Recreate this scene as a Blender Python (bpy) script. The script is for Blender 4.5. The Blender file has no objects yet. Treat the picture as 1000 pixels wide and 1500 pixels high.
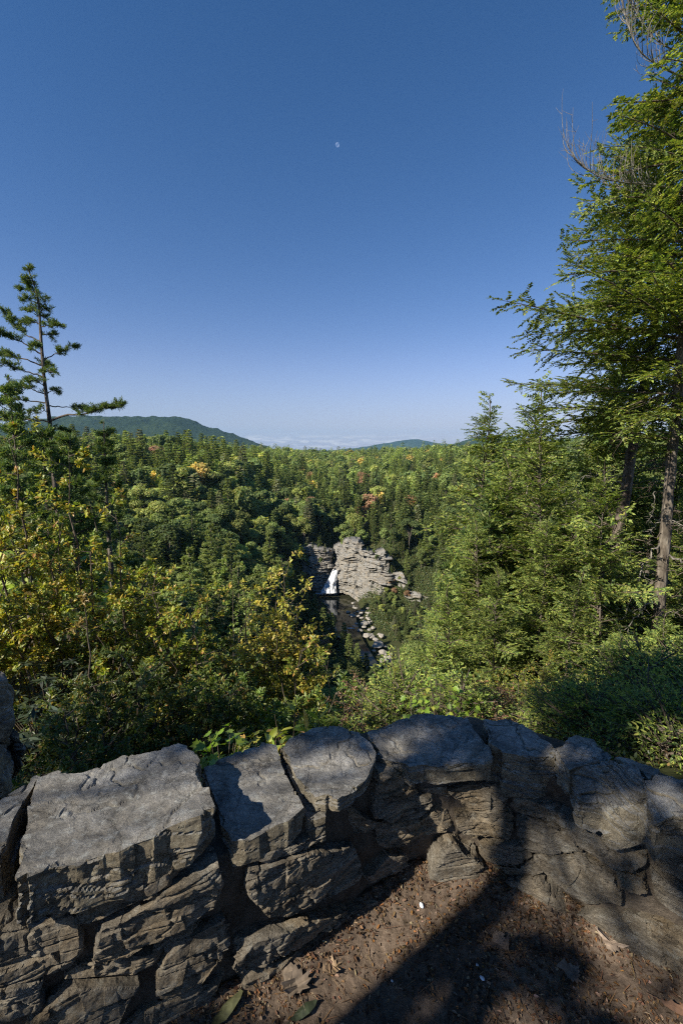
SKY_STRENGTH = .074; SKY_DUST = 0.0; SKY_OZONE = 2.5; SKY_SAT = 1.32; SKY_TINT = (1.8, 1.05, 1.04); HORIZON = (.8, 2.6, 4.6); SUN_STRENGTH = 4.7; HAZE = 3.8e-5; EXPOSURE = .68; USE_DENOISE = False
import bpy, math, time
import numpy as np
from mathutils import Vector
T0 = time.time()
C = bpy.context.scene.collection
rad = math.radians

# ------------------------------------------------------------------ camera model
PITCH = rad(7.7); EYE = 1.6; FOC = 2000.0/3.0      # 16 mm lens on a 36 mm high frame, 1000x1500 picture units
def ray(px, py):
    c = (px-500)/FOC; d = (py-750)/FOC
    return np.array([c, math.cos(PITCH)-d*math.sin(PITCH), -(d*math.cos(PITCH)+math.sin(PITCH))])
def at(px, py, Y):                 # point on the sight line at forward distance Y
    r = ray(px, py); t = Y/r[1]
    return np.array([r[0]*t, Y, EYE+r[2]*t])
def on_z(px, py, z):
    r = ray(px, py); t = (z-EYE)/r[2]
    return np.array([r[0]*t, r[1]*t, z])
def project(P):
    P = np.atleast_2d(P)
    y = P[:, 1]; z = P[:, 2]-EYE
    f = y*math.cos(PITCH)-z*math.sin(PITCH); u = y*math.sin(PITCH)+z*math.cos(PITCH)
    f = np.maximum(f, 1e-3)
    return 500+FOC*P[:, 0]/f, 750-FOC*u/f

SUN_DIR = np.array([-0.82, -0.573, 0.0]); SUN_EL = rad(38)
SUN_DIR = SUN_DIR/np.linalg.norm(SUN_DIR)*math.cos(SUN_EL); SUN_DIR[2] = math.sin(SUN_EL)

# ------------------------------------------------------------------ noise
def _hash(x, y, z, s):
    n = (x.astype(np.int64)*374761393 + y.astype(np.int64)*668265263 + z.astype(np.int64)*1274126177 + s*951274213) & 0xffffffff
    n = ((n ^ (n >> 13))*1103515245) & 0xffffffff
    n = ((n ^ (n >> 15))*1597334677) & 0xffffffff
    return ((n ^ (n >> 16)) & 0xffff)/65535.0
def noise(P, s=0):                 # value noise 0..1
    P = np.asarray(P, float); i = np.floor(P); f = P-i; f = f*f*f*(f*(f*6-15)+10)
    i = i.astype(np.int64); x, y, z = i[:, 0], i[:, 1], i[:, 2]; r = 0
    for a in (0, 1):
        wx = f[:, 0] if a else 1-f[:, 0]
        for b in (0, 1):
            wy = f[:, 1] if b else 1-f[:, 1]
            for c in (0, 1):
                wz = f[:, 2] if c else 1-f[:, 2]
                r = r+wx*wy*wz*_hash(x+a, y+b, z+c, s)
    return r
def fbm(P, s=0, o=4, g=0.5):
    P = np.asarray(P, float); a = 1; t = 0; r = 0
    for k in range(o):
        r = r+a*noise(P*(2.03**k)+17.3*k, s+k); t += a; a *= g
    return r/t

# ------------------------------------------------------------------ mesh collecting
def nrm(v):
    return v/np.maximum(np.linalg.norm(v, axis=-1, keepdims=True), 1e-9)
class Acc:
    def __init__(s): s.v = []; s.q = []; s.c = []; s.n = 0
    def add(s, V, Q, col=None):
        V = np.asarray(V, np.float32).reshape(-1, 3)
        Q = np.asarray(Q, np.int64).reshape(-1, 4)
        if col is None: col = (1, 1, 1)
        col = np.broadcast_to(np.asarray(col, np.float32), (len(V), 3))
        s.v.append(V); s.q.append(Q+s.n); s.c.append(col); s.n += len(V)
    def arrays(s):
        if not s.v: return np.zeros((0, 3), np.float32), np.zeros((0, 4), np.int64), np.zeros((0, 3), np.float32)
        return np.concatenate(s.v), np.concatenate(s.q), np.concatenate(s.c)
def make_mesh(name, V, Q, col=None, smooth=False):
    me = bpy.data.meshes.new(name); V = np.asarray(V, np.float32); Q = np.asarray(Q, np.int32)
    k = Q.shape[1]
    me.vertices.add(len(V)); me.vertices.foreach_set('co', V.ravel())
    me.loops.add(Q.size); me.loops.foreach_set('vertex_index', Q.ravel())
    me.polygons.add(len(Q)); me.polygons.foreach_set('loop_start', np.arange(0, Q.size, k, dtype=np.int32))
    if smooth: me.polygons.foreach_set('use_smooth', np.ones(len(Q), bool))
    me.update(calc_edges=True)
    if col is not None:
        a = me.color_attributes.new('col', 'FLOAT_COLOR', 'POINT')
        a.data.foreach_set('color', np.hstack([col, np.ones((len(col), 1), np.float32)]).astype(np.float32).ravel())
    return me
def link(name, me, mat=None, parent=None):
    o = bpy.data.objects.new(name, me); C.objects.link(o)
    if mat is not None and me is not None and not me.materials: me.materials.append(mat)
    if parent is not None: o.parent = parent
    return o
def build(name, acc, mat, parent=None, smooth=False):
    V, Q, c = acc.arrays()
    return link(name, make_mesh(name, V, Q, c, smooth), mat, parent)
def empty(name, loc=(0, 0, 0), rz=0.0):
    o = bpy.data.objects.new(name, None); C.objects.link(o); o.location = tuple(float(v) for v in loc); o.rotation_euler = (0, 0, rz)
    o.empty_display_size = 0.2
    return o
def tag(o, label, cat, group=None, kind=None):
    if label: o['label'] = label
    if cat: o['category'] = cat
    if group: o['group'] = group
    if kind: o['kind'] = kind
    return o
def structure(o, label=None):
    o['kind'] = 'structure'
    if label: o['label'] = label
    return o

def tube(acc, pts, radii, seg=8, col=(1, 1, 1), rough=0.0, seed=0, cap=True):
    pts = np.asarray(pts, float); n = len(pts); radii = np.broadcast_to(np.asarray(radii, float), (n,))
    d = nrm(np.gradient(pts, axis=0)); ref = np.array([0.31, 0.93, 0.17])
    if abs(d[0].dot(nrm(ref))) > 0.9: ref = np.array([1, 0, 0.1])
    u = nrm(np.cross(d, ref)); w = np.cross(d, u)
    a = np.linspace(0, 2*math.pi, seg, endpoint=False)
    V = pts[:, None, :]+radii[:, None, None]*(np.cos(a)[None, :, None]*u[:, None, :]+np.sin(a)[None, :, None]*w[:, None, :])
    if rough > 0:
        N = nrm(V-pts[:, None, :]); nz = noise(V.reshape(-1, 3)*np.array([22, 22, 7.]), seed)-.5
        V = V+N*(nz.reshape(n, seg, 1)*rough*2)
    i = np.arange(n-1)[:, None]*seg; j = np.arange(seg)[None, :]; k = (j+1) % seg
    Q = np.stack([i+j, i+k, i+seg+k, i+seg+j], -1).reshape(-1, 4)
    acc.add(V.reshape(-1, 3), Q, col)
def resample(pts, n):
    pts = np.asarray(pts, float); L = np.r_[0, np.cumsum(np.linalg.norm(np.diff(pts, axis=0), axis=1))]
    t = np.linspace(0, L[-1], n); P = np.stack([np.interp(t, L, pts[:, k]) for k in range(3)], 1)
    for _ in range(2):
        P[1:-1] = (P[:-2]+2*P[1:-1]+P[2:])/4
    return P

def cards(acc, o, d, up, ln, wd, col, fold=0.25, wide=0.45, droop=0.0):
    """leaf-shaped blades: base, two side points each side, tip; folded along the midrib"""
    o = np.asarray(o, float); n = len(o)
    d = nrm(np.asarray(d, float)); s = nrm(np.cross(d, up)); N = np.cross(s, d)
    ln = np.broadcast_to(ln, (n,))[:, None]; wd = np.broadcast_to(wd, (n,))[:, None]/2
    lift = N*wd*fold; dr = N*(-droop)*ln
    b = o; t = o+d*ln+dr
    m1 = o+d*ln*(wide-.15)+dr*.15; m2 = o+d*ln*(wide+.3)+dr*.55
    V = np.stack([b, m1+s*wd+lift, m2+s*wd*.72+lift, t, m2-s*wd*.72+lift, m1-s*wd+lift], 1)
    k = np.arange(n)[:, None]*6
    Q = np.concatenate([k+np.array([[0, 1, 2, 3]]), k+np.array([[0, 3, 4, 5]])], 0)
    col = np.repeat(np.broadcast_to(np.asarray(col, np.float32), (n, 3)), 6, 0)
    acc.add(V.reshape(-1, 3), Q, col)
def place(arr, M, off, colmul=None):
    V, Q, c = arr
    return V@M.T+off, Q, (c if colmul is None else c*colmul)
def frame(d, roll=0.0):            # matrix whose columns are x=d, y, z (z as near to up as can be)
    d = nrm(np.asarray(d, float)); y = np.cross([0, 0, 1.0], d)
    y = nrm(y) if np.linalg.norm(y) > 1e-5 else np.array([0, 1., 0]); z = np.cross(d, y)
    c, s = math.cos(roll), math.sin(roll)
    return np.stack([d, c*y+s*z, -s*y+c*z], 1)
def pick(rng, pal, n, jit=0.25):
    cols = np.array([p[:3] for p in pal]); w = np.array([p[3] for p in pal], float)
    c = cols[rng.choice(len(pal), n, p=w/w.sum())]
    return c*(1+jit*(rng.random((n, 1))*2-1))*(1+.1*(rng.random((n, 3))*2-1))

# ------------------------------------------------------------------ materials
def nt(name):
    m = bpy.data.materials.new(name); m.use_nodes = True; t = m.node_tree; t.nodes.clear()
    out = t.nodes.new('ShaderNodeOutputMaterial')
    def N(k, **kw):
        n = t.nodes.new(k)
        for a, b in kw.items():
            if a.startswith('i_'): n.inputs[a[2:].replace('_', ' ')].default_value = b
            else: setattr(n, a, b)
        return n
    return m, t, N, out
def ramp(N, pts, interp='LINEAR'):
    r = N('ShaderNodeValToRGB'); e = r.color_ramp.elements; r.color_ramp.interpolation = interp
    while len(e) < len(pts): e.new(0.5)
    for k, (p, c) in enumerate(pts):
        e[k].position = p; e[k].color = (*c, 1) if len(c) == 3 else c
    return r
def leaf_mat(name, trans=0.35, rough=0.45, spec=0.35, vary=0.25, sat=1.0, gain=1.0):
    m, t, N, out = nt(name); L = t.links.new
    a = N('ShaderNodeAttribute', attribute_name='col'); oi = N('ShaderNodeObjectInfo')
    hs = N('ShaderNodeHueSaturation'); mr = N('ShaderNodeMapRange')
    mr.inputs['To Min'].default_value = gain*(1-vary); mr.inputs['To Max'].default_value = gain*(1+vary)
    L(oi.outputs['Random'], mr.inputs['Value']); L(a.outputs['Color'], hs.inputs['Color']); L(mr.outputs['Result'], hs.inputs['Value'])
    hs.inputs['Saturation'].default_value = sat
    p = N('ShaderNodeBsdfPrincipled'); p.inputs['Roughness'].default_value = rough; p.inputs['Specular IOR Level'].default_value = spec
    L(hs.outputs['Color'], p.inputs['Base Color'])
    tr = N('ShaderNodeBsdfTranslucent'); mu = N('ShaderNodeMix', data_type='RGBA', blend_type='MULTIPLY')
    mu.inputs['Factor'].default_value = 1; mu.inputs['B'].default_value = (1.5, 1.5, .6, 1)
    L(hs.outputs['Color'], mu.inputs['A']); L(mu.outputs['Result'], tr.inputs['Color'])
    mx = N('ShaderNodeMixShader'); mx.inputs['Fac'].default_value = trans
    L(p.outputs[0], mx.inputs[1]); L(tr.outputs[0], mx.inputs[2]); L(mx.outputs[0], out.inputs['Surface'])
    return m
def bark_mat(name, c1, c2, c3, scale=14, bump=.6):
    m, t, N, out = nt(name); L = t.links.new
    tc = N('ShaderNodeTexCoord'); mp = N('ShaderNodeMapping'); mp.inputs['Scale'].default_value = (1, 1, .22)
    L(tc.outputs['Object'], mp.inputs['Vector'])
    n1 = N('ShaderNodeTexNoise', i_Scale=scale, i_Detail=8., i_Roughness=.65); L(mp.outputs[0], n1.inputs['Vector'])
    v = N('ShaderNodeTexVoronoi', i_Scale=scale*1.6, feature='DISTANCE_TO_EDGE'); L(mp.outputs[0], v.inputs['Vector'])
    r = ramp(N, [(.3, c1), (.5, c2), (.72, c3)]); L(n1.outputs['Fac'], r.inputs['Fac'])
    n2 = N('ShaderNodeTexNoise', i_Scale=5., i_Detail=4.); L(tc.outputs['Object'], n2.inputs['Vector'])
    mx = N('ShaderNodeMix', data_type='RGBA', blend_type='MULTIPLY'); mx.inputs['Factor'].default_value = .6
    rr = ramp(N, [(.35, (.55, .55, .55)), (.65, (1.25, 1.25, 1.2))]); L(n2.outputs['Fac'], rr.inputs['Fac'])
    L(r.outputs[0], mx.inputs['A']); L(rr.outputs[0], mx.inputs['B'])
    p = N('ShaderNodeBsdfPrincipled', i_Roughness=.9); p.inputs['Specular IOR Level'].default_value = .15
    L(mx.outputs['Result'], p.inputs['Base Color'])
    ad = N('ShaderNodeMath', operation='ADD'); L(n1.outputs['Fac'], ad.inputs[0]); L(v.outputs['Distance'], ad.inputs[1])
    b = N('ShaderNodeBump', i_Strength=bump, i_Distance=.03); L(ad.outputs[0], b.inputs['Height']); L(b.outputs[0], p.inputs['Normal'])
    L(p.outputs[0], out.inputs['Surface'])
    return m
def rock_mat(name, dark, mid, light, warm, sc=1.0, bump=.5, bdist=.02, strata=1.0, warmth=.5, lichen=(.42, .43, .38), crack=.85, side=None):
    m, t, N, out = nt(name); L = t.links.new
    tc = N('ShaderNodeTexCoord'); oi = N('ShaderNodeObjectInfo')
    off = N('ShaderNodeVectorMath', operation='SCALE'); off.inputs[0].default_value = (37, 19, 53); L(oi.outputs['Random'], off.inputs['Scale'])
    add = N('ShaderNodeVectorMath', operation='ADD'); L(tc.outputs['Object'], add.inputs[0]); L(off.outputs[0], add.inputs[1])
    mp = N('ShaderNodeMapping'); mp.inputs['Scale'].default_value = (1, 1, 1+5*strata); L(add.outputs[0], mp.inputs['Vector'])
    big = N('ShaderNodeTexNoise', i_Scale=5*sc, i_Detail=6., i_Roughness=.6, i_Distortion=.3); L(add.outputs[0], big.inputs['Vector'])
    fine = N('ShaderNodeTexNoise', i_Scale=85*sc, i_Detail=10., i_Roughness=.9); L(add.outputs[0], fine.inputs['Vector'])
    lay = N('ShaderNodeTexNoise', i_Scale=9*sc, i_Detail=7., i_Roughness=.65, i_Distortion=.5); L(mp.outputs[0], lay.inputs['Vector'])
    r1 = ramp(N, [(.36, dark), (.5, mid), (.65, light)])
    av = N('ShaderNodeMath', operation='MULTIPLY_ADD'); av.inputs[1].default_value = .55
    L(fine.outputs['Fac'], av.inputs[0])
    sc2 = N('ShaderNodeMath', operation='MULTIPLY'); sc2.inputs[1].default_value = .45; L(lay.outputs['Fac'], sc2.inputs[0]); L(sc2.outputs[0], av.inputs[2])
    L(av.outputs[0], r1.inputs['Fac'])
    # warm mineral stain, patchy
    rw = ramp(N, [(.42, (0, 0, 0)), (.68, (1, 1, 1))]); L(big.outputs['Fac'], rw.inputs['Fac'])
    wm = N('ShaderNodeMath', operation='MULTIPLY'); wm.inputs[1].default_value = warmth; L(rw.outputs[0], wm.inputs[0])
    mx = N('ShaderNodeMix', data_type='RGBA', blend_type='MULTIPLY'); L(wm.outputs[0], mx.inputs['Factor']); L(r1.outputs[0], mx.inputs['A']); mx.inputs['B'].default_value = (*warm, 1)
    # pale lichen specks
    v = N('ShaderNodeTexNoise', i_Scale=28*sc, i_Detail=5., i_Roughness=.7); 
    o2 = N('ShaderNodeVectorMath', operation='ADD'); o2.inputs[1].default_value = (9, 4, 7); L(add.outputs[0], o2.inputs[0]); L(o2.outputs[0], v.inputs['Vector'])
    rl = ramp(N, [(.54, (0, 0, 0)), (.64, (1, 1, 1))]); L(v.outputs['Fac'], rl.inputs['Fac'])
    lm = N('ShaderNodeMath', operation='MULTIPLY'); lm.inputs[1].default_value = .55; L(rl.outputs[0], lm.inputs[0])
    ml = N('ShaderNodeMix', data_type='RGBA'); L(lm.outputs[0], ml.inputs['Factor']); L(mx.outputs['Result'], ml.inputs['A']); ml.inputs['B'].default_value = (*lichen, 1)
    p = N('ShaderNodeBsdfPrincipled', i_Roughness=.85); p.inputs['Specular IOR Level'].default_value = .25
    L(ml.outputs['Result'], p.inputs['Base Color'])
    # hairline cracks following the bedding
    mp2 = N('ShaderNodeMapping'); mp2.inputs['Scale'].default_value = (1, 1, 1+1.6*strata); dn = N('ShaderNodeVectorMath', operation='MULTIPLY_ADD'); dn.inputs[1].default_value = (.16/sc,)*3
    L(lay.outputs['Color'], dn.inputs[0]); L(add.outputs[0], dn.inputs[2]); L(dn.outputs[0], mp2.inputs['Vector'])
    vc = N('ShaderNodeTexVoronoi', feature='DISTANCE_TO_EDGE', i_Scale=5.5*sc); L(mp2.outputs[0], vc.inputs['Vector'])
    rc = ramp(N, [(0.0, (.2, .2, .2)), (.013, (1, 1, 1))]); L(vc.outputs['Distance'], rc.inputs['Fac'])
    mc = N('ShaderNodeMix', data_type='RGBA', blend_type='MULTIPLY'); ckn = N('ShaderNodeMath', operation='MULTIPLY'); ckn.inputs[1].default_value = crack; L(rw.outputs[0], ckn.inputs[0]); L(ckn.outputs[0], mc.inputs['Factor']); L(ml.outputs['Result'], mc.inputs['A']); L(rc.outputs[0], mc.inputs['B']); L(mc.outputs['Result'], p.inputs['Base Color'])
    if side is not None:      # broken sides keep the stone's raw buff colour, weathered tops are grey
        ge = N('ShaderNodeNewGeometry'); sx = N('ShaderNodeSeparateXYZ'); L(ge.outputs['True Normal'], sx.inputs[0])
        sr = N('ShaderNodeMapRange', interpolation_type='SMOOTHSTEP'); sr.inputs['From Min'].default_value = .80; sr.inputs['From Max'].default_value = .35; L(sx.outputs['Z'], sr.inputs['Value'])
        ms = N('ShaderNodeMix', data_type='RGBA', blend_type='MULTIPLY'); L(sr.outputs[0], ms.inputs['Factor']); L(mc.outputs['Result'], ms.inputs['A']); ms.inputs['B'].default_value = (*side, 1); L(ms.outputs['Result'], p.inputs['Base Color'])
    h0 = N('ShaderNodeMath', operation='MULTIPLY_ADD'); h0.inputs[1].default_value = .8; L(rc.outputs[0], h0.inputs[0]); L(fine.outputs['Fac'], h0.inputs[2])
    h = N('ShaderNodeMath', operation='ADD'); L(h0.outputs[0], h.inputs[0])
    h2 = N('ShaderNodeMath', operation='MULTIPLY'); h2.inputs[1].default_value = 1.6; L(lay.outputs['Fac'], h2.inputs[0]); L(h2.outputs[0], h.inputs[1])
    b = N('ShaderNodeBump', i_Strength=bump, i_Distance=bdist); L(h.outputs[0], b.inputs['Height']); L(b.outputs[0], p.inputs['Normal'])
    L(p.outputs[0], out.inputs['Surface'])
    return m
def ground_mat(name, cols, scale=1.0, bump=.6, bdist=.01):
    m, t, N, out = nt(name); L = t.links.new
    tc = N('ShaderNodeTexCoord')
    n1 = N('ShaderNodeTexNoise', i_Scale=2.2*scale, i_Detail=9., i_Roughness=.6); n2 = N('ShaderNodeTexNoise', i_Scale=38*scale, i_Detail=7., i_Roughness=.75)
    L(tc.outputs['Object'], n1.inputs['Vector']); L(tc.outputs['Object'], n2.inputs['Vector'])
    a = N('ShaderNodeMath', operation='MULTIPLY_ADD'); a.inputs[1].default_value = .6; L(n2.outputs['Fac'], a.inputs[0])
    s = N('ShaderNodeMath', operation='MULTIPLY'); s.inputs[1].default_value = .4; L(n1.outputs['Fac'], s.inputs[0]); L(s.outputs[0], a.inputs[2])
    k = len(cols); r = ramp(N, [(.3+.4*i/(k-1), c) for i, c in enumerate(cols)]); L(a.outputs[0], r.inputs['Fac'])
    p = N('ShaderNodeBsdfPrincipled', i_Roughness=.95); p.inputs['Specular IOR Level'].default_value = .1
    L(r.outputs[0], p.inputs['Base Color'])
    b = N('ShaderNodeBump', i_Strength=bump, i_Distance=bdist); L(n2.outputs['Fac'], b.inputs['Height']); L(b.outputs[0], p.inputs['Normal'])
    L(p.outputs[0], out.inputs['Surface'])
    return m
def plain_mat(name, col, rough=.8, spec=.2):
    m, t, N, out = nt(name)
    p = N('ShaderNodeBsdfPrincipled', i_Roughness=rough); p.inputs['Base Color'].default_value = (*col, 1); p.inputs['Specular IOR Level'].default_value = spec
    t.links.new(p.outputs[0], out.inputs['Surface']); return m

M_LEAF = leaf_mat('broad leaf', .36, .40, .45, .12, 1.0, 2.05)
M_GLOSSY = leaf_mat('glossy evergreen leaf', .12, .32, .5, .1, 1.0, 1.0)
M_NEEDLE = leaf_mat('hemlock needles', .32, .5, .3, .12, .95, 2.5)
M_FOREST = leaf_mat('forest foliage', .38, .6, .15, .36, .88, 3.0)
M_BARK = bark_mat('grey brown bark', (.05, .042, .034), (.15, .125, .10), (.34, .30, .25))
M_BARKB = bark_mat('dark scaly bark', (.03, .024, .02), (.10, .08, .065), (.33, .28, .23), 9, .9)
M_DEAD = bark_mat('weathered dead wood', (.10, .09, .075), (.24, .22, .19), (.40, .37, .33), 20, .5)
M_TWIG = bark_mat('twig bark', (.06, .045, .035), (.12, .095, .075), (.22, .19, .16), 30, .3)
M_STONE = rock_mat('rough gneiss', (.078, .076, .072), (.295, .286, .268), (.62, .605, .575), (1.08, .95, .74), 1.0, 1.0, .016, .2, .5, (.55, .56, .53), .4, (.92, .83, .66))
M_FACE = rock_mat('dusty brown gneiss', (.075, .064, .05), (.26, .228, .182), (.50, .455, .375), (1.12, .93, .66), 1.0, 1.0, .018, .35, .7, (.44, .42, .36), .6)
M_CORE = ground_mat('old mortar and dirt', [(.04, .033, .025), (.11, .09, .07), (.20, .165, .13)], 1.0, 1.0, .015)
M_CLIFF = rock_mat('gorge cliff rock', (.11, .108, .10), (.33, .322, .30), (.55, .54, .51), (1.1, .9, .64), .09, .9, .5, .8, .7, (.56, .55, .53))
M_BOULDER = rock_mat('river boulder rock', (.17, .16, .145), (.38, .355, .32), (.56, .53, .48), (1.1, .9, .65), .25, .6, .2, .4, .5)
M_DIRT = ground_mat('trodden dirt', [(.032, .025, .019), (.11, .082, .062), (.21, .158, .118), (.35, .275, .215)], 1.0, 1.0, .014)
M_SOIL = ground_mat('forest soil', [(.02, .024, .010), (.045, .052, .020), (.08, .08, .035)], .3, .5, .1)
M_HILL = ground_mat('wooded hillside', [(.006, .013, .006), (.026, .046, .017), (.07, .095, .03)], .0009, 1.0, 25.0)
M_LITTER = leaf_mat('dead leaf litter', .1, .8, .1, 0.0)

# ------------------------------------------------------------------ terrain
COLS = [  # picture column, (forward range, height relative to the eye)
 (-900, [(2.6, -1.9), (20, -3), (60, -6), (120, -6), (300, 0), (900, 5), (2500, -10), (6000, -60), (15000, -250)]),
 (-300, [(2.6, -2.2), (6, -4), (20, -9), (60, -26), (120, -40), (200, -32), (350, -2), (600, 5), (1200, -4), (2500, -15), (6000, -80), (15000, -280)]),
 (0,    [(2.6, -2.3), (4, -3.2), (8, -6), (20, -12), (60, -34), (120, -49), (200, -43), (350, -6), (480, 3), (600, 4), (1000, -8), (2500, -40), (6000, -120), (15000, -300)]),
 (150,  [(2.6, -2.4), (4, -3.3), (8, -6.5), (20, -15), (60, -43), (120, -57), (200, -49), (350, -15), (500, -3), (600, 1), (1000, -10), (2500, -40), (6000, -120), (15000, -300)]),
 (300,  [(2.6, -2.4), (4, -3.4), (8, -7), (20, -18), (60, -48), (120, -60), (200, -53), (320, -26), (450, -11), (800, -9), (1500, -20), (2500, -50), (6000, -120), (15000, -300)]),
 (400,  [(2.6, -2.4), (4, -3.4), (8, -7), (20, -20), (60, -58), (120, -80), (200, -72), (270, -58), (320, -48), (450, -32), (700, -19), (1000, -13), (1500, -20), (2500, -50), (6000, -130), (15000, -300)]),
 (450,  [(2.6, -2.4), (4, -3.4), (8, -7), (20, -20), (60, -58), (120, -84), (200, -83), (255, -82), (266, -60), (300, -53), (450, -38), (700, -25), (1100, -21), (1500, -24), (2500, -60), (6000, -130), (15000, -300)]),
 (488,  [(2.6, -2.4), (4, -3.4), (8, -7), (20, -20), (60, -58), (120, -85), (200, -85), (258, -84), (264, -70), (300, -60), (450, -42), (700, -28), (1100, -22), (1500, -26), (2500, -60), (6000, -130), (15000, -300)]),
 (525,  [(2.6, -2.4), (4, -3.4), (8, -7), (20, -20), (60, -54), (120, -84), (200, -85), (250, -82), (262, -60), (270, -54), (300, -50), (450, -40), (700, -27), (1100, -22), (1500, -26), (2500, -60), (6000, -130), (15000, -300)]),
 (570,  [(2.6, -2.4), (4, -3.4), (8, -6.5), (20, -17), (60, -44), (120, -78), (170, -84), (224, -82), (241, -62), (262, -53), (300, -46), (450, -34), (700, -24), (1100, -13), (1500, -24), (2500, -60), (6000, -130), (15000, -300)]),
 (640,  [(2.6, -2.3), (4, -3.3), (8, -6), (20, -13), (60, -32), (120, -58), (170, -75), (212, -80), (224, -70), (240, -60), (300, -42), (450, -26), (700, -17), (950, -10), (1500, -20), (2500, -50), (6000, -120), (15000, -300)]),
 (720,  [(2.6, -2.2), (4, -3), (8, -4.8), (20, -9.5), (60, -24), (120, -38), (200, -36), (300, -28), (450, -17), (750, -8), (1100, -10), (2500, -40), (6000, -110), (15000, -300)]),
 (880,  [(2.6, -2.1), (4, -2.8), (8, -4.3), (20, -8), (60, -18), (120, -26), (200, -22), (350, -10), (600, -3), (1100, -8), (2500, -30), (6000, -100), (15000, -290)]),
 (1300, [(2.6, -1.9), (6, -2.8), (20, -5), (60, -10), (120, -12), (300, -3), (900, 2), (2500, -10), (6000, -60), (15000, -250)]),
]
COL_AZ = np.array([math.atan((c[0]-500)/FOC) for c in COLS])
Z_WATER = on_z(484, 869, 0)[2]*0+EYE-82.3
RIVER = [on_z(x, y, Z_WATER)[:2] for x, y in [(482, 869), (494, 880), (502, 895), (510, 912), (524, 926), (538, 940), (552, 957), (566, 978), (585, 1005), (620, 1050), (690, 1110)]]
UPRIVER = [np.array(p) for p in [(-6.0, 262), (-6.5, 272), (-2, 300), (14, 345), (24, 400)]]
def poly_dist(x, y, P):
    d = np.full(x.shape, 1e9)
    for a, b in zip(P, P[1:]):
        ex, ey = b-a; t = np.clip(((x-a[0])*ex+(y-a[1])*ey)/(ex*ex+ey*ey), 0, 1)
        d = np.minimum(d, np.hypot(x-a[0]-t*ex, y-a[1]-t*ey))
    return d
def terrain_z(x, y):
    x = np.asarray(x, float); y = np.asarray(y, float)
    r = np.hypot(x, y); az = np.arctan2(x, y); lr = np.log(np.maximum(r, .5))
    T = np.stack([np.interp(lr, np.log([p[0]/math.cos(a) for p in c[1]]), [p[1] for p in c[1]]) for c, a in zip(COLS, COL_AZ)])
    azc = np.clip(az, COL_AZ[0], COL_AZ[-1]); k = np.clip(np.searchsorted(COL_AZ, azc)-1, 0, len(COLS)-2)
    f = (azc-COL_AZ[k])/(COL_AZ[k+1]-COL_AZ[k])
    z = np.take_along_axis(T, k[None], 0)[0]*(1-f)+np.take_along_axis(T, (k+1)[None], 0)[0]*f
    back = np.clip((np.abs(az)-1.12)/.35, 0, 1); back = back*back*(3-2*back)      # plateau behind the camera
    z = z*(1-back)+(-1.68-np.maximum(r-30, 0)*.01)*back
    z = z+EYE
    # river bed
    d = poly_dist(x, y, RIVER); z = np.where(r > 60, np.minimum(z, Z_WATER-1.2+np.maximum(d-7, 0)*1.1), z)
    d2 = poly_dist(x, y, UPRIVER); z = np.where(y > 258, np.minimum(z, EYE-70.5+np.clip((y-265)*.07, 0, 10)+np.maximum(d2-3.0, 0)*1.6), z)
    amp = np.clip((r-2.6)*.06, 0, 3.0)
    z = z+(fbm(np.stack([x*.05, y*.05, x*0], 1), 5, 4)-.5)*amp*np.clip(d/14, 0, 1)
    inside = (r < 2.4) & (y < 2.4)
    return np.where(inside, np.minimum(z, -.09), z)

azs = np.concatenate([np.linspace(-math.pi, -1.0, 60, endpoint=False), np.linspace(-1.0, 1.0, 420, endpoint=False), np.linspace(1.0, math.pi, 61)])
rs = np.r_[.02, np.geomspace(.4, 40, 90), np.geomspace(42, 430, 170), np.geomspace(440, 14500, 60)]
A, R = np.meshgrid(azs, rs); TX = (R*np.sin(A)).ravel(); TY = (R*np.cos(A)).ravel()
TZ = terrain_z(TX, TY)
na, nr = len(azs), len(rs); i = np.arange(nr-1)[:, None]*na; j = np.arange(na-1)[None, :]
Q = np.stack([i+j, i+na+j, i+na+j+1, i+j+1], -1).reshape(-1, 4)[:, ::-1]
ter = link('terrain', make_mesh('terrain', np.stack([TX, TY, TZ], 1), Q, None, True), M_SOIL); structure(ter)

# ------------------------------------------------------------------ distant hills
def ridge(name, pts, Y, foot, seed, amp, nx=1300, nv=70, deep=900):
    pts = np.array(pts, float); xs = np.linspace(pts[0, 0], pts[-1, 0], nx)
    ys = np.interp(xs, pts[:, 0], pts[:, 1]); k = 41
    ys = np.convolve(np.pad(ys, k//2, mode='edge'), np.ones(k)/k, 'valid')
    top = np.array([at(a, b, Y) for a, b in zip(xs, ys)])
    v = np.linspace(-1, 1, 2*nv+1)
    X = top[:, 0][None]*np.ones((len(v), 1)); prof = (1-np.abs(v)**1.6)[:, None]
    YY = Y+v[:, None]*deep*np.ones((1, nx)); ZZ = foot+(top[:, 2][None]-foot)*prof
    P = np.stack([X, YY, ZZ], -1).reshape(-1, 3)
    s = Y/4000.
    nz = fbm(P/np.array([170., 170., 1e9])/s, seed, 3)-.5; n2 = fbm(P/np.array([60., 60., 1e9])/s, seed+7, 3)-.5
    P[:, 2] += nz*amp*4*np.repeat(1-prof.ravel()**6, nx)+n2*amp*6.5
    i = np.arange(2*nv)[:, None]*nx; j = np.arange(nx-1)[None]
    Q = np.stack([i+j, i+j+1, i+nx+j+1, i+nx+j], -1).reshape(-1, 4)
    return structure(link(name, make_mesh(name, P, Q, None, True), M_HILL))
ridge('hill', [(-60, 640), (20, 622), (80, 612), (125, 609), (170, 611), (225, 611), (262, 611), (275, 613), (300, 624), (340, 635), (372, 647), (400, 659), (440, 675)], 4200, -160, 3, 6)
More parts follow.
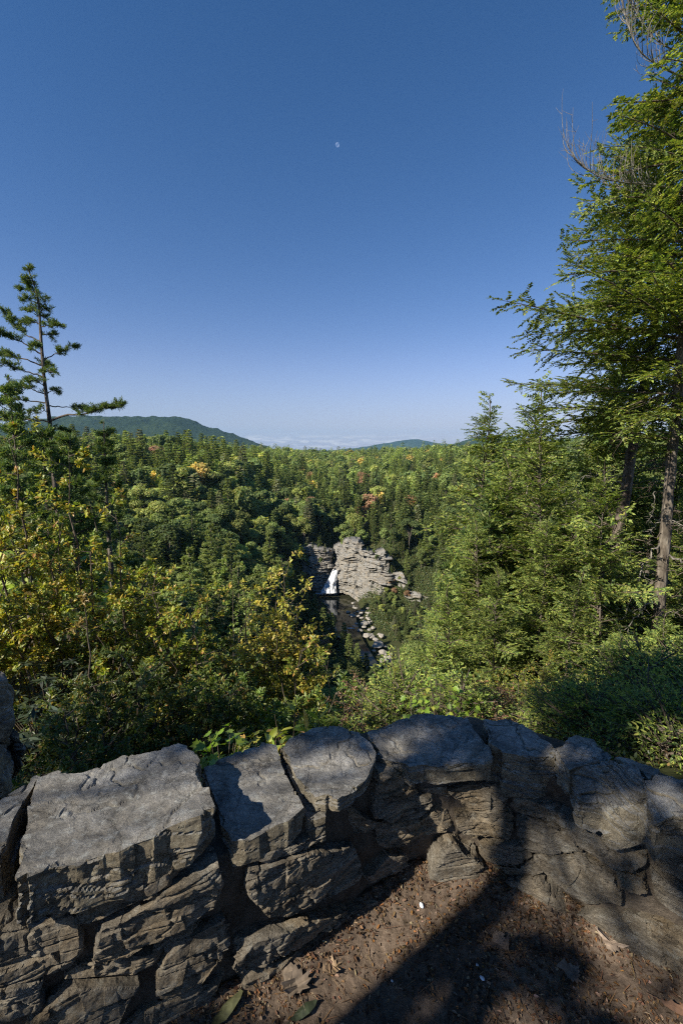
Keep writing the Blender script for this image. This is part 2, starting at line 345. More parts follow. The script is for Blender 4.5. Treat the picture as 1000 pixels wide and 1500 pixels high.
ridge('hill', [(380, 666), (425, 658), (480, 660), (530, 655), (560, 650), (590, 645), (606, 643), (622, 645), (645, 650), (700, 652), (800, 655)], 11000, -320, 11, 5, deep=1800)
ridge('hill', [(630, 664), (664, 650), (690, 643), (720, 638), (760, 640), (800, 646), (860, 640), (950, 650), (1040, 640)], 5200, -200, 21, 5)
ridge('hill', [(395, 668), (430, 661), (470, 662), (520, 657), (560, 660), (620, 664)], 6500, -220, 31, 5)

# ------------------------------------------------------------------ the low stone wall
BASE_PX = [(120, 1560), (250, 1500), (430, 1400), (520, 1330), (600, 1280), (700, 1268), (780, 1300), (860, 1345), (1000, 1425)]
BL = [on_z(x, y, 0)[:2] for x, y in BASE_PX]
def ext(a, b, l): d = (a-b)/np.linalg.norm(a-b); return a+d*l
BL = [ext(BL[0], BL[1], .9)]+BL+[ext(BL[-1], BL[-2], .9)]
def face_pt(px, py):
    r = ray(px, py); best = None
    for a, b in zip(BL, BL[1:]):
        e = b-a; det = -r[0]*e[1]+e[0]*r[1]
        t = (-a[0]*e[1]+e[0]*a[1])/det; u = (r[0]*a[1]-r[1]*a[0])/det
        if -1e-6 <= u <= 1+1e-6 and t > 0 and (best is None or t < best[0]):
            best = (t, nrm(np.array([e[1], -e[0], 0.])))
    t, n = best
    return np.array([r[0]*t, r[1]*t, EYE+r[2]*t]), n
def remesh(name, V, faces, vox, smooth_it=3, depth=0):
    me = bpy.data.meshes.new(name); me.from_pydata([tuple(map(float, v)) for v in V], [], faces); me.update()
    import bmesh
    bm = bmesh.new(); bm.from_mesh(me); bmesh.ops.recalc_face_normals(bm, faces=bm.faces); bmesh.ops.triangulate(bm, faces=bm.faces); bm.to_mesh(me); bm.free()
    o = bpy.data.objects.new(name, me); C.objects.link(o)
    md = o.modifiers.new('r', 'REMESH')
    if depth: md.mode = 'SHARP'; md.octree_depth = depth; md.scale = .97; md.sharpness = 1.0; md.use_remove_disconnected = True
    else: md.mode = 'VOXEL'; md.voxel_size = vox
    if smooth_it:
        s = o.modifiers.new('s', 'SMOOTH'); s.factor = .5; s.iterations = smooth_it
    dg = bpy.context.evaluated_depsgraph_get(); m2 = bpy.data.meshes.new_from_object(o.evaluated_get(dg))
    bpy.data.objects.remove(o); bpy.data.meshes.remove(me); m2.name = name
    return m2
def co(me):
    a = np.empty(len(me.vertices)*3, np.float32); me.vertices.foreach_get('co', a); return a.reshape(-1, 3).astype(float)
def nor(me):
    a = np.empty(len(me.vertices)*3, np.float32); me.vertices.foreach_get('normal', a); return a.reshape(-1, 3).astype(float)
def weather(me, seed, size, chips=10, chip=.12, ledge=.012, lump=.02, fine=.004, keep_top=False):
    rng = np.random.default_rng(seed); P = co(me); ctr = P.mean(0)
    for _ in range(chips):
        d = rng.normal(size=3)
        if keep_top: d[2] = -abs(d[2])*.5+rng.normal()*.25
        d = nrm(d); h = (P-ctr)@d; mx = h.max(); cut = mx-rng.uniform(.15, 1)*chip*size
        over = np.maximum(h-cut, 0); P -= over[:, None]*d*.97
    N = nor(me); S = P+seed*3.7
    P += N*((fbm(S*5, seed, 2)-.5)*2*lump)[:, None]
    # broken facets: every cell of a jittered lattice leans its own way
    cell = np.floor(S*np.array([9, 9, 16.])+(np.stack([noise(S*5, seed+k) for k in (1, 2, 3)], 1)-.5)*.9)
    lean = np.stack([_hash(cell[:, 0].astype(np.int64), cell[:, 1].astype(np.int64), cell[:, 2].astype(np.int64), seed+k) for k in range(4)], 1)-.5
    loc = S*np.array([9, 9, 16.])-cell-.5
    side = 1-N[:, 2]**2
    P += N*((lean[:, 0]*.85+(loc*lean[:, 1:]).sum(1)*.6)*ledge*(.25+side*.75))[:, None]
    # bedding grooves, mostly on the broken sides
    wz = S[:, 2]+.12*(fbm(S*4, seed+3, 2)-.5)+.12*S[:, 0]*math.sin(seed)
    lay = np.abs(fbm(np.stack([S[:, 0]*2.2, S[:, 1]*2.2, wz*34], 1), seed+5, 3)-.5)*2
    P -= N*(np.clip(1-lay/.10, 0, 1)*ledge*.75*(side*.9+.1))[:, None]
    rid = 1-np.abs(fbm(S*np.array([6, 6, 9.]), seed+9, 4)-.5)*2
    P -= N*(np.clip(rid-.94, 0, 1)*ledge*9)[:, None]
    P += N*((fbm(S*55, seed+11, 3)-.5)*2*fine)[:, None]
    me.vertices.foreach_set('co', P.astype(np.float32).ravel()); me.polygons.foreach_set('use_smooth', np.zeros(len(me.polygons), bool)); me.update()
    return me
def shrink(P, f):
    c = P.mean(0); return c+(P-c)*f
def prism(top, bottom):
    n = len(top); V = list(top)+list(bottom)
    F = [list(range(n)), list(range(2*n-1, n-1, -1))]+[[i, n+i, n+(i+1) % n, (i+1) % n] for i in range(n)]
    return V, F
def densify(pts, rng, wob, sub=3):
    out = []
    n = len(pts)
    for k in range(n):
        a, b = pts[k], pts[(k+1) % n]
        for q in range(sub):
            p = a+(b-a)*q/sub
            if q: p = p+rng.normal(size=3)*wob*np.array([1, 1, .5])
            out.append(p)
    return out
wall = empty('stone_wall', (0.2, 1.6, 0)); tag(wall, 'low curved wall of rough grey and brown stones at the edge of the dirt overlook', 'wall')
def put(me, name, mat, label=None):
    o = link(name, me, mat); o.parent = wall; o.matrix_parent_inverse = wall.matrix_world.inverted()
    o.location = (0, 0, 0)
    P = co(me); c = P.mean(0); P -= c; me.vertices.foreach_set('co', P.astype(np.float32).ravel()); me.update()
    o.matrix_parent_inverse.identity(); o.location = tuple(c-np.array(wall.location))
    if label: o['label'] = label
    return o
seed = 100
def cap(poly, thick, inset=.02, label=None, chips=8, chip=.07, vox=.0055, ledge=.012):
    """coping stone: traced top outline, every corner with its own height"""
    global seed; seed += 1; rng = np.random.default_rng(seed)
    top = [on_z(p[0], p[1], p[2]) for p in poly]
    top = densify(top, rng, .006)
    c = np.mean(top, 0); th = thick
    bot = [np.array([c[0]+(p[0]-c[0])*(1-inset), c[1]+(p[1]-c[1])*(1-inset), p[2]-th*rng.uniform(.92, 1.08)]) for p in top]
    V, F = prism(top, bot); me = remesh('coping_stone', V, F, vox, 0, 7)
    size = float(np.ptp(np.array(top), axis=0).max())
    me = weather(me, seed, size, chips+3, chip*.6, ledge, .005, .0016, True)
    return put(me, 'coping_stone', M_STONE, label)
def fstone(poly, off=.02, depth=.2, label=None, chips=9, chip=.09, vox=.0055, mat=None, ledge=.013):
    """wall-face stone: traced outline on the face of the wall, standing proud of it by off"""
    global seed; seed += 1; rng = np.random.default_rng(seed)
    pn = [face_pt(*p) for p in poly]; n = nrm(np.mean([q[1] for q in pn], 0))
    front = [q[0]+n*off for q in pn]; front = densify(front, rng, .005)
    cz = np.mean(front, 0)
    tilt = rng.uniform(-.12, .12); 
    front = [p+n*((p[2]-cz[2])*tilt) for p in front]
    mid = [cz+(p-cz)*1.0-n*(.04+off) for p in front]
    back = [cz+(p-cz)*.8-n*depth for p in front]
    gs = 1.12 if np.mean([p[0] for p in poly]) < 560 else 1.035; front = [cz+(p-cz)*gs for p in front]; fr = [cz+(p-cz)*.975 for p in front]
    m = len(fr); V = fr+mid+back
    F = [list(range(m)), list(range(3*m-1, 2*m-1, -1))]
    for a in (0, m): F += [[a+i, a+m+i, a+m+(i+1) % m, a+(i+1) % m] for i in range(m)]
    me = remesh('face_stone', V, F, vox, 0, 7 if np.ptp(np.array(front), axis=0).max() > .16 else 6)
    size = float(np.ptp(np.array(front), axis=0).max())
    me = weather(me, seed, size, chips+5, chip*.8, ledge, .005, .002)
    return put(me, 'face_stone', mat or M_FACE, label)

cap([(0, 1172, .60), (52, 1137, .60), (50, 1152, .60), (12, 1232, .60), (0, 1250, .60), (-90, 1290, .60), (-110, 1230, .60)], .15)
cap([(57, 1140, .605), (120, 1130, .60), (180, 1106, .60), (262, 1090, .60), (281, 1099, .60), (297, 1150, .615), (313, 1182, .62), (300, 1192, .62), (223, 1228, .60), (155, 1251, .60), (40, 1286, .62), (22, 1284, .62), (40, 1205, .61)],
    .135, -.03, 'largest coping stone, a long flat grey slab with a thick front edge')
cap([(296, 1124, .50), (341, 1104, .50), (384, 1086, .50), (406, 1092, .50), (419, 1133, .50), (449, 1190, .50), (415, 1205, .49), (380, 1224, .49), (341, 1240, .49), (320, 1190, .49)], .075, -.03)
cap([(412, 1096, .52), (430, 1074, .52), (473, 1062, .53), (520, 1072, .53), (534, 1080, .53), (552, 1112, .53), (550, 1130, .53), (524, 1150, .53), (494, 1171, .53), (462, 1168, .52), (436, 1140, .52)], .055, .04)
cap([(412, 1100, .475), (440, 1130, .475), (474, 1168, .475), (478, 1192, .465), (452, 1200, .46), (440, 1172, .465)], .10)
cap([(531, 1078, .52), (560, 1062, .52), (610, 1045, .52), (650, 1046, .52), (684, 1050, .52), (697, 1072, .52), (720, 1097, .52), (727, 1110, .51), (660, 1120, .50), (600, 1124, .50), (588, 1117, .50), (560, 1112, .51), (548, 1090, .52)], .075, .02,
    'broad pale coping slab, its smooth top sloping gently to the front')
cap([(708, 1052, .53), (744, 1052, .53), (780, 1070, .54), (810, 1093, .54), (814, 1106, .53), (800, 1110, .52), (735, 1102, .52), (716, 1088, .53)], .17, .0)
cap([(813, 1095, .55), (844, 1077, .55), (872, 1087, .55), (897, 1110, .56), (856, 1120, .56), (834, 1128, .56), (820, 1112, .56)], .10, .0)
cap([(900, 1110, .56), (922, 1112, .56), (966, 1128, .58), (950, 1142, .58), (930, 1124, .57)], .12, .0)
cap([(836, 1128, .55), (874, 1115, .56), (930, 1118, .59), (942, 1140, .60), (952, 1192, .53), (926, 1214, .46), (880, 1190, .46), (846, 1172, .49)], .10, .0,
    'rounded blue grey block leaning on the right part of the wall', 10, .12)
cap([(944, 1144, .62), (972, 1138, .63), (1010, 1144, .65), (1090, 1170, .68), (1110, 1230, .66), (1000, 1192, .62), (958, 1208, .58)], .12, .0)
# taller pier of stones at the left end
def pier(poly, Y, depth, label=None):
    global seed; seed += 1; rng = np.random.default_rng(seed)
    fr_ = densify([at(p[0]-12, p[1]+14, Y) for p in poly], rng, .008); c = np.mean(fr_, 0); bk_ = [np.array([c[0]+(p[0]-c[0])*.8-.24, p[1]+depth, c[2]+(p[2]-c[2])*.85-.09]) for p in fr_]
    V, F = prism(fr_, bk_); me = weather(remesh('pier_stone', V, F, .009, 2), seed, float(np.ptp(np.array(fr_), axis=0).max()), 14, .16, .016, .02, .003)
    return put(me, 'pier_stone', M_STONE, label)
pier([(-50, 1000), (-20, 980), (10, 978), (24, 990), (31, 1040), (29, 1085), (10, 1094), (-50, 1096)], 1.55, .3, 'tall upright stone at the left end of the wall')
pier([(-60, 1096), (4, 1090), (28, 1098), (38, 1115), (40, 1140), (10, 1162), (-20, 1185), (-60, 1200)], 1.42, .3)
pier([(27, 1056), (36, 1058), (44, 1080), (46, 1108), (44, 1135), (30, 1130)], 1.6, .25)
for poly, off in [
 ([(-60, 1380), (0, 1363), (47, 1360), (100, 1342), (119, 1354), (115, 1388), (97, 1410), (0, 1439), (-60, 1455)], .012),
 ([(112, 1334), (180, 1300), (252, 1264), (268, 1270), (202, 1320), (144, 1343), (112, 1347)], .015),
 ([(144, 1352), (202, 1325), (252, 1292), (318, 1259), (329, 1272), (326, 1302), (295, 1324), (216, 1370), (162, 1405), (144, 1397)], .03),
 ([(227, 1385), (259, 1356), (296, 1338), (296, 1348), (252, 1386)], .01),
 ([(234, 1412), (256, 1378), (324, 1341), (333, 1350), (331, 1376), (310, 1403), (284, 1438), (240, 1446)], .03),
 ([(94, 1428), (140, 1403), (190, 1396), (245, 1388), (241, 1401), (187, 1422), (162, 1433), (108, 1433)], .012),
 ([(-60, 1462), (0, 1441), (61, 1428), (63, 1470), (0, 1480), (-60, 1500)], .02),
 ([(70, 1470), (101, 1437), (194, 1432), (173, 1478), (150, 1512), (22, 1540), (40, 1490)], .03),
 ([(165, 1520), (205, 1478), (252, 1450), (313, 1433), (324, 1421), (324, 1442), (234, 1494), (190, 1530)], .02),
 ([(352, 1262), (400, 1240), (440, 1228), (463, 1216), (468, 1222), (430, 1243), (372, 1266)], .02),
 ([(366, 1266), (446, 1241), (516, 1230), (521, 1254), (519, 1274), (477, 1300), (395, 1336), (374, 1324), (362, 1293)], .035),
 ([(341, 1380), (368, 1360), (438, 1341), (499, 1324), (500, 1333), (458, 1356), (399, 1394), (352, 1411), (343, 1402)], .035),
 ([(355, 1416), (403, 1399), (454, 1368), (500, 1334), (559, 1301), (584, 1281), (563, 1313), (500, 1353), (419, 1408), (346, 1436)], .03),
 ([(532, 1283), (555, 1258), (563, 1246), (596, 1248), (588, 1270), (563, 1279), (540, 1290)], .02),
 ([(502, 1184), (540, 1194), (579, 1201), (625, 1189), (660, 1168), (663, 1207), (641, 1220), (570, 1243), (553, 1234), (545, 1208), (518, 1228)], .02),
 ([(542, 1172), (552, 1128), (575, 1120), (598, 1128), (606, 1158), (632, 1160), (622, 1188), (579, 1199), (542, 1190)], .03),
 ([(656, 1150), (700, 1142), (732, 1138), (745, 1160), (744, 1180), (724, 1185), (684, 1177), (664, 1162)], .015),
 ([(616, 1152), (652, 1150), (660, 1164), (636, 1160)], .0),
 ([(664, 1184), (690, 1182), (748, 1184), (749, 1220), (698, 1222), (668, 1210)], .012),
 ([(752, 1162), (816, 1178), (856, 1208), (816, 1200), (752, 1184)], .008),
 ([(754, 1190), (816, 1202), (857, 1237), (780, 1241), (758, 1226)], .015),
 ([(822, 1182), (856, 1206), (892, 1220), (920, 1229), (952, 1244), (934, 1263), (904, 1264), (860, 1236), (826, 1214)], .02),
 ([(624, 1262), (640, 1226), (652, 1216), (694, 1236), (704, 1253), (680, 1272), (628, 1285)], .04),
 ([(700, 1226), (768, 1232), (778, 1244), (744, 1261), (708, 1252)], .015),
 ([(700, 1264), (742, 1264), (790, 1250), (800, 1272), (744, 1276), (704, 1276)], .012),
 ([(784, 1246), (848, 1241), (900, 1268), (908, 1292), (912, 1326), (860, 1318), (802, 1276)], .015),
 ([(868, 1246), (944, 1276), (950, 1300), (912, 1292)], .02),
 ([(956, 1226), (1000, 1243), (1060, 1270), (1060, 1310), (1000, 1282), (957, 1252)], .015),
 ([(952, 1262), (1000, 1293), (1060, 1330), (1060, 1375), (1000, 1335), (960, 1308)], .02),
 ([(744, 1278), (792, 1274), (832, 1320), (836, 1346), (780, 1330), (750, 1312)], .03),
 ([(914, 1330), (960, 1345), (1000, 1366), (1060, 1400), (1060, 1430), (1000, 1392), (920, 1362)], .012),
 ([(840, 1322), (905, 1332), (960, 1372), (1060, 1436), (1060, 1470), (1000, 1432), (930, 1396), (845, 1350)], .02)]:
    fstone(poly, off if np.mean([p[0] for p in poly]) < 620 else off*1.5+.008)
# mortar core behind the stones
core_top = []
nB = len(BL); Bd = []
for k in range(nB):
    a = BL[max(k-1, 0)]; b = BL[min(k+1, nB-1)]; e = (b-a)/np.linalg.norm(b-a); Bd.append(np.array([e[1], -e[0]]))
fr = [BL[k]-Bd[k]*.010 for k in range(nB)]; bk = [BL[k]-Bd[k]*.27 for k in range(nB)]
ring = fr+bk[::-1]
hz = [.44]*nB; 
V = [np.array([p[0], p[1], .455]) for p in ring]; W = [np.array([p[0], p[1], -.5]) for p in ring]
Vv, Ff = prism(V, W); me = remesh('mortar_core', Vv, Ff, .016, 1)
P = co(me); N = nor(me); P += N*((fbm(P*9, 3, 4)-.5)*.05+(fbm(P*40, 4, 2)-.5)*.012)[:, None]
me.vertices.foreach_set('co', P.astype(np.float32).ravel()); me.polygons.foreach_set('use_smooth', np.ones(len(me.polygons), bool)); me.update()
put(me, 'mortar_core', M_CORE)
print('wall', round(time.time()-T0, 1))

# ------------------------------------------------------------------ dirt floor of the overlook and what lies on it
gx = np.arange(-2.6, 2.6, .0125); gy = np.arange(-1.6, 1.75, .0125)
GX, GY = np.meshgrid(gx, gy); P = np.stack([GX.ravel(), GY.ravel(), 0*GX.ravel()], 1)
def dirt_z(P):
    d = poly_dist(P[:, 0], P[:, 1], BL)
    return -.015+.05*(fbm(P*2.1, 41, 3)-.5)+.035*(fbm(P*9, 42, 4)-.5)+.016*(fbm(P*38, 43, 3)-.5)+.05*np.clip(1-d/.16, 0, 1)**2
P[:, 2] = dirt_z(P)
i = np.arange(len(gy)-1)[:, None]*len(gx); j = np.arange(len(gx)-1)[None]
Q = np.stack([i+j, i+j+1, i+len(gx)+j+1, i+len(gx)+j], -1).reshape(-1, 4)
structure(link('ground', make_mesh('ground', P, Q, None, True), M_DIRT))
rng = np.random.default_rng(7)
acc = Acc(); n = 30000
p = np.stack([rng.uniform(-1.3, 1.5, n), rng.uniform(.6, 1.6, n), np.zeros(n)], 1)
k = fbm(p*3.1, 71, 3); p = p[(k > .50) | (rng.random(n) < .25)]; n = len(p)
s_ = rng.uniform(0, 1, 3000); k_ = rng.integers(1, len(BL)-2, 3000); foot = np.array(BL)[k_]*(1-s_[:, None])+np.array(BL)[k_+1]*s_[:, None]+np.array(Bd)[k_]*np.abs(rng.normal(0, .05, (3000, 1)))
p = np.vstack([p, np.c_[foot, np.zeros(3000)]]); n = len(p)
p[:, 2] = dirt_z(p)+.003
a = rng.uniform(0, 6.28, n); d = np.stack([np.cos(a), np.sin(a), rng.normal(0, .18, n)], 1)
up = np.stack([rng.normal(0, .5, n), rng.normal(0, .5, n), np.ones(n)], 1)
cards(acc, p, d, up, rng.uniform(.003, .019, n), rng.uniform(.002, .009, n), pick(rng, [(.20, .12, .065, 3), (.11, .065, .04, 3), (.30, .22, .15, 1.6), (.05, .035, .025, 2), (.28, .13, .05, .5)], n, .3), .5, .45, .15)
n = 900; p = np.stack([rng.uniform(-1.3, 1.5, n), rng.uniform(.6, 1.6, n), np.zeros(n)], 1); p[:, 2] = dirt_z(p)+.004
a = rng.uniform(0, 6.28, n); d = np.stack([np.cos(a), np.sin(a), rng.normal(0, .05, n)], 1)
cards(acc, p, d, np.array([[0, 0, 1.]]).repeat(n, 0), rng.uniform(.03, .085, n), rng.uniform(.0015, .0028, n), pick(rng, [(.24, .15, .08, 2), (.12, .08, .05, 1)], n, .3), 1.0)
tag(build('leaf_litter', acc, M_LITTER), 'brown crumbled leaf litter and pine needles scattered over the dirt', None, None, 'stuff')

def maple_leaf(px, py, size, rz, col, label, curl=.25, tilt=(0, 0), sd=0, narrow=False):
    rng = np.random.default_rng(900+sd)
    prof = [(0, -.06), (.14, .02), (.36, -.04), (.30, .10), (.56, .16), (.42, .26), (.62, .42), (.44, .42), (.30, .40), (.34, .62), (.22, .60), (.17, .80), (.09, .78), (0, 1.0)]
    if narrow: prof = [(0, 0), (.08, .12), (.15, .35), (.16, .6), (.1, .85), (0, 1.0)]
    V = []; n = len(prof)
    for s in (1, -1):
        for q, (x, y) in enumerate(prof):
            if s == -1 and x == 0: continue
            V.append((s*x*rng.uniform(.9, 1.1), y+rng.normal()*.015*(x > 0)))
    V = np.array(V); mid = np.array([[0, t] for t in np.linspace(.05, .95, 10)])
    V = np.vstack([V, mid]); z = curl*(V[:, 0]**2*1.3+.35*(V[:, 1]-.4)**2)+.05*np.sin(V[:, 0]*9+sd)+.04*np.cos(V[:, 1]*8+sd)
    import bmesh
    bm = bmesh.new()
    vs = [bm.verts.new((x*size, (y-.4)*size, zz*size)) for (x, y), zz in zip(V, z)]
    m0 = len(V)-10
    right = [0]+list(range(1, n-1))+[n-1]; left = [0]+list(range(n, m0))+[n-1]
    for ch, s in ((right, 1), (left, -1)):
        # fan strips between outline and midrib
        for a_, b_ in zip(ch, ch[1:]):
            ya = (V[a_, 1]+V[b_, 1])/2; mk = m0+int(np.argmin(abs(V[m0:, 1]-np.clip(ya, .05, .95))))
            f = [vs[a_], vs[b_], vs[mk]]
            try: bm.faces.new(f if s == 1 else f[::-1])
            except ValueError: pass
        mids = list(range(m0, m0+10))
        used = [m0+int(np.argmin(abs(V[m0:, 1]-np.clip((V[a_, 1]+V[b_, 1])/2, .05, .95)))) for a_, b_ in zip(ch, ch[1:])]
        for (ka, kb), sh in zip(zip(used, used[1:]), ch[1:]):
            if ka != kb:
                st = 1 if kb > ka else -1
                for q in range(ka, kb, st):
                    f = [vs[sh], vs[q+st], vs[q]]
                    try: bm.faces.new(f)
                    except ValueError: pass
    st_r = bmesh.ops.create_cone(bm, segments=5, radius1=.012*size, radius2=.009*size, depth=.5*size, cap_ends=True)
    from mathutils import Matrix
    bmesh.ops.transform(bm, matrix=Matrix.Translation((0, -.68*size, .03*size))@Matrix.Rotation(math.pi/2, 4, 'X'), verts=st_r['verts'])
    bmesh.ops.solidify(bm, geom=[f for f in bm.faces if len(f.verts) == 3], thickness=.0006)
    me = bpy.data.meshes.new('fallen_leaf'); bm.to_mesh(me); bm.free()
    g = on_z(px, py, 0); g[2] = dirt_z(g[None])[0]+.012
    m, t, N, out = nt('dry leaf'); L = t.links.new
    tc = N('ShaderNodeTexCoord'); nz = N('ShaderNodeTexNoise', i_Scale=60., i_Detail=5.); L(tc.outputs['Object'], nz.inputs['Vector'])
    r = ramp(N, [(.3, tuple(c*.5 for c in col)), (.7, tuple(c*1.2 for c in col))]); L(nz.outputs['Fac'], r.inputs['Fac'])
    p = N('ShaderNodeBsdfPrincipled', i_Roughness=.75); L(r.outputs[0], p.inputs['Base Color']); L(p.outputs[0], out.inputs['Surface'])
    o = link('fallen_leaf', me, m); o.location = tuple(map(float, g)); o.rotation_euler = (tilt[0], tilt[1], rz)
    return tag(o, label, 'leaf')
maple_leaf(432, 1440, .085, .5, (.20, .155, .115), 'large dull brown lobed leaf lying by the foot of the wall', .5, (.15, .1), 1)
maple_leaf(893, 1390, .075, 2.6, (.36, .28, .215), 'pale tan curled lobed leaf in the sun patch on the dirt', .5, (.2, -.1), 2)
maple_leaf(806, 1338, .05, 1.3, (.22, .17, .13), 'small grey brown leaf under the rounded pale wall stone', .4, (.1, .2), 3)
maple_leaf(728, 1385, .05, 4.0, (.15, .115, .09), 'crumpled dark leaf on the shaded dirt past the white pebble', .7, (.3, .2), 4)
maple_leaf(838, 1425, .05, 5.2, (.15, .12, .095), 'crumpled grey leaf just left below the sunlit tan leaf', .7, (.3, .2), 5)
maple_leaf(485, 1418, .05, 2.0, (.30, .21, .13), 'small light brown leaf on the sunlit litter', .6, (.2, .1), 6)
maple_leaf(328, 1492, .11, -.75, (.10, .105, .045), 'long narrow olive leaf at the lower edge of the dirt', .3, (.1, .1), 7, True)
maple_leaf(442, 1482, .085, -1.0, (.03, .042, .018), 'dark green oblong leaf lying near the brown lobed leaf', .2, (.05, .0), 8, True)
maple_leaf(985, 1478, .07, -2.2, (.22, .12, .07), 'reddish brown narrow leaf in the corner of the dirt', .3, (.1, .1), 9, True)

def rock(name, ctr, dims, sd, sub=4, chips=12, chip=.25, mat=None, rot=0.0):
    import bmesh
    bm = bmesh.new(); bmesh.ops.create_icosphere(bm, subdivisions=sub, radius=1); me = bpy.data.meshes.new(name); bm.to_mesh(me); bm.free()
    P = co(me); rng = np.random.default_rng(sd)
    for _ in range(chips):
        d = nrm(rng.normal(size=3)); h = P@d; P -= np.maximum(h-(1-rng.uniform(.1, 1)*chip*1.5), 0)[:, None]*d
    P += nrm(P)*((fbm(P*1.7+sd, sd, 4)-.5)*.35)[:, None]
    P = P*np.array(dims)/2
    me.vertices.foreach_set('co', P.astype(np.float32).ravel()); me.polygons.foreach_set('use_smooth', np.ones(len(me.polygons), bool)); me.update()
    o = link(name, me, mat); o.location = tuple(map(float, ctr)); o.rotation_euler = (0, 0, rot); return o
M_WHITE = plain_mat('white quartz', (.72, .76, .82), .5, .4)
g = on_z(617, 1330, 0); g[2] = dirt_z(g[None])[0]+.006
tag(rock('pebble', g, (.014, .022, .014), 5, 3, 5, .1, M_WHITE, .4), 'small white pebble on the shaded dirt near the wall', 'pebble')
for px, py, s, lb in [(699, 1408, .012, 'tiny white chip near the middle of the shaded dirt'), (706, 1429, .017, 'flat pale chip on the shaded dirt'), (574, 1433, .008, 'speck of white grit at the edge of the sunlit litter')]:
    g = on_z(px, py, 0); g[2] = dirt_z(g[None])[0]+.004
    tag(rock('stone_chip', g, (s, s*.7, s*.4), int(px), 3, 8, .3, M_WHITE, px), lb, 'stone chip')

# ------------------------------------------------------------------ gorge: cliffs, fall, pool, boulders
def cliff(name, cols, sd, label, amp=1.6, nu=200, nv=150, back=14, lean=6):
    """cols: (base px, base forward range, top px, top py)"""
    cols = np.array(cols, float); u = np.linspace(0, 1, nu); s = np.linspace(0, 1, len(cols))
    f = [np.interp(u, s, cols[:, k]) for k in range(4)]
    base = np.array([[(a-500)/FOC*(b*math.cos(PITCH)+83*math.sin(PITCH)), b, Z_WATER-4] for a, b in zip(f[0], f[1])])
    top = np.array([at(a, c, b+lean) for a, b, c in zip(f[2], f[1], f[3])])
    v = np.linspace(0, 1, nv)[:, None, None]
    P = base[None]*(1-v)+top[None]*v
    du = np.gradient(P, axis=1); dv = np.gradient(P, axis=0); N = nrm(np.cross(du, dv))
    Pf = P.reshape(-1, 3); wob = fbm(Pf*.12, sd, 3)-.5
    along = np.broadcast_to(np.r_[0, np.cumsum(np.linalg.norm(np.diff(base, axis=0), axis=1))][None], P.shape[:2]).ravel()
    h = 0
    for hh, ww, am in ((6.5, 9, 1.7), (2.6, 6.5, 1.0), (1.1, 3.5, .30)):                   # courses of jointed blocks, coarse to fine
        zz = (Pf[:, 2]+wob*5+along*.10)/hh; row = np.floor(zz).astype(np.int64); o_ = row*0
        xx = (along+wob*4)/ww+_hash(row, o_, o_, sd)*7; cl = np.floor(xx).astype(np.int64)
        d = _hash(row, cl, o_, sd+3)-.5; fz = zz-row; fx = xx-cl
        crack = np.maximum(np.clip(1-np.minimum(fz, 1-fz)*hh/.28, 0, 1), np.clip(1-np.minimum(fx, 1-fx)*ww/.25, 0, 1)*(_hash(cl, row, o_, sd+8) > .45))
        h = h+am*(d*1.7-crack*1.15+.35*(.5-fz))
    h = amp*.72*(h+1.6*(fbm(Pf*.11, sd+4, 3)-.5)+.5*(fbm(Pf*.7, sd+6, 3)-.5))
    vv = np.broadcast_to(v[..., 0], P.shape[:2]).ravel()
    P = P+(N.reshape(-1, 3)*h[:, None]).reshape(P.shape)
    e = np.ones(P.shape[:2]); 
    bk1 = P[-1]+np.array([0, back, -.5]); bk0 = base+np.array([0, back+lean, 0])
    G = np.concatenate([P, bk1[None], bk0[None], P[:1]], 0)
    nn = len(G); i = np.arange(nn-1)[:, None]*nu; j = np.arange(nu-1)[None]
    Q = np.stack([i+j, i+j+1, i+nu+j+1, i+nu+j], -1).reshape(-1, 4)
    o = link(name, make_mesh(name, G.reshape(-1, 3), Q, None, False), M_CLIFF)
    return structure(o, label)
cliff('cliff', [(430, 268, 440, 815), (447, 262, 443, 803), (455, 258, 455, 800), (470, 257, 470, 806), (480, 259, 484, 809), (487, 264, 488, 812)], 51, 'craggy grey cliff on the left of the waterfall')
cliff('cliff', [(491, 266, 491, 806), (493, 258, 495, 799), (503, 252, 503, 793), (514, 248, 516, 791), (526, 243, 526, 793), (532, 240, 529, 806), (544, 234, 546, 812), (556, 230, 560, 807), (570, 228, 568, 818), (580, 230, 576, 842)], 61, 'tall ledged cliff right of the waterfall, buff and grey', 2.0, 300)
cliff('cliff', [(572, 236, 574, 850), (576, 228, 578, 840), (590, 224, 592, 842), (600, 220, 600, 866), (615, 216, 616, 872), (640, 214, 642, 880), (668, 214, 668, 892)], 71, 'broken pale cliff at the right bend of the gorge', 1.6, 150)
cliff('cliff', [(520, 296, 524, 772), (534, 292, 536, 767), (548, 292, 552, 765), (560, 298, 560, 772)], 81, 'small pale outcrop above the waterfall cliffs', .8, 70, 50, 6, 2).location.z = 0
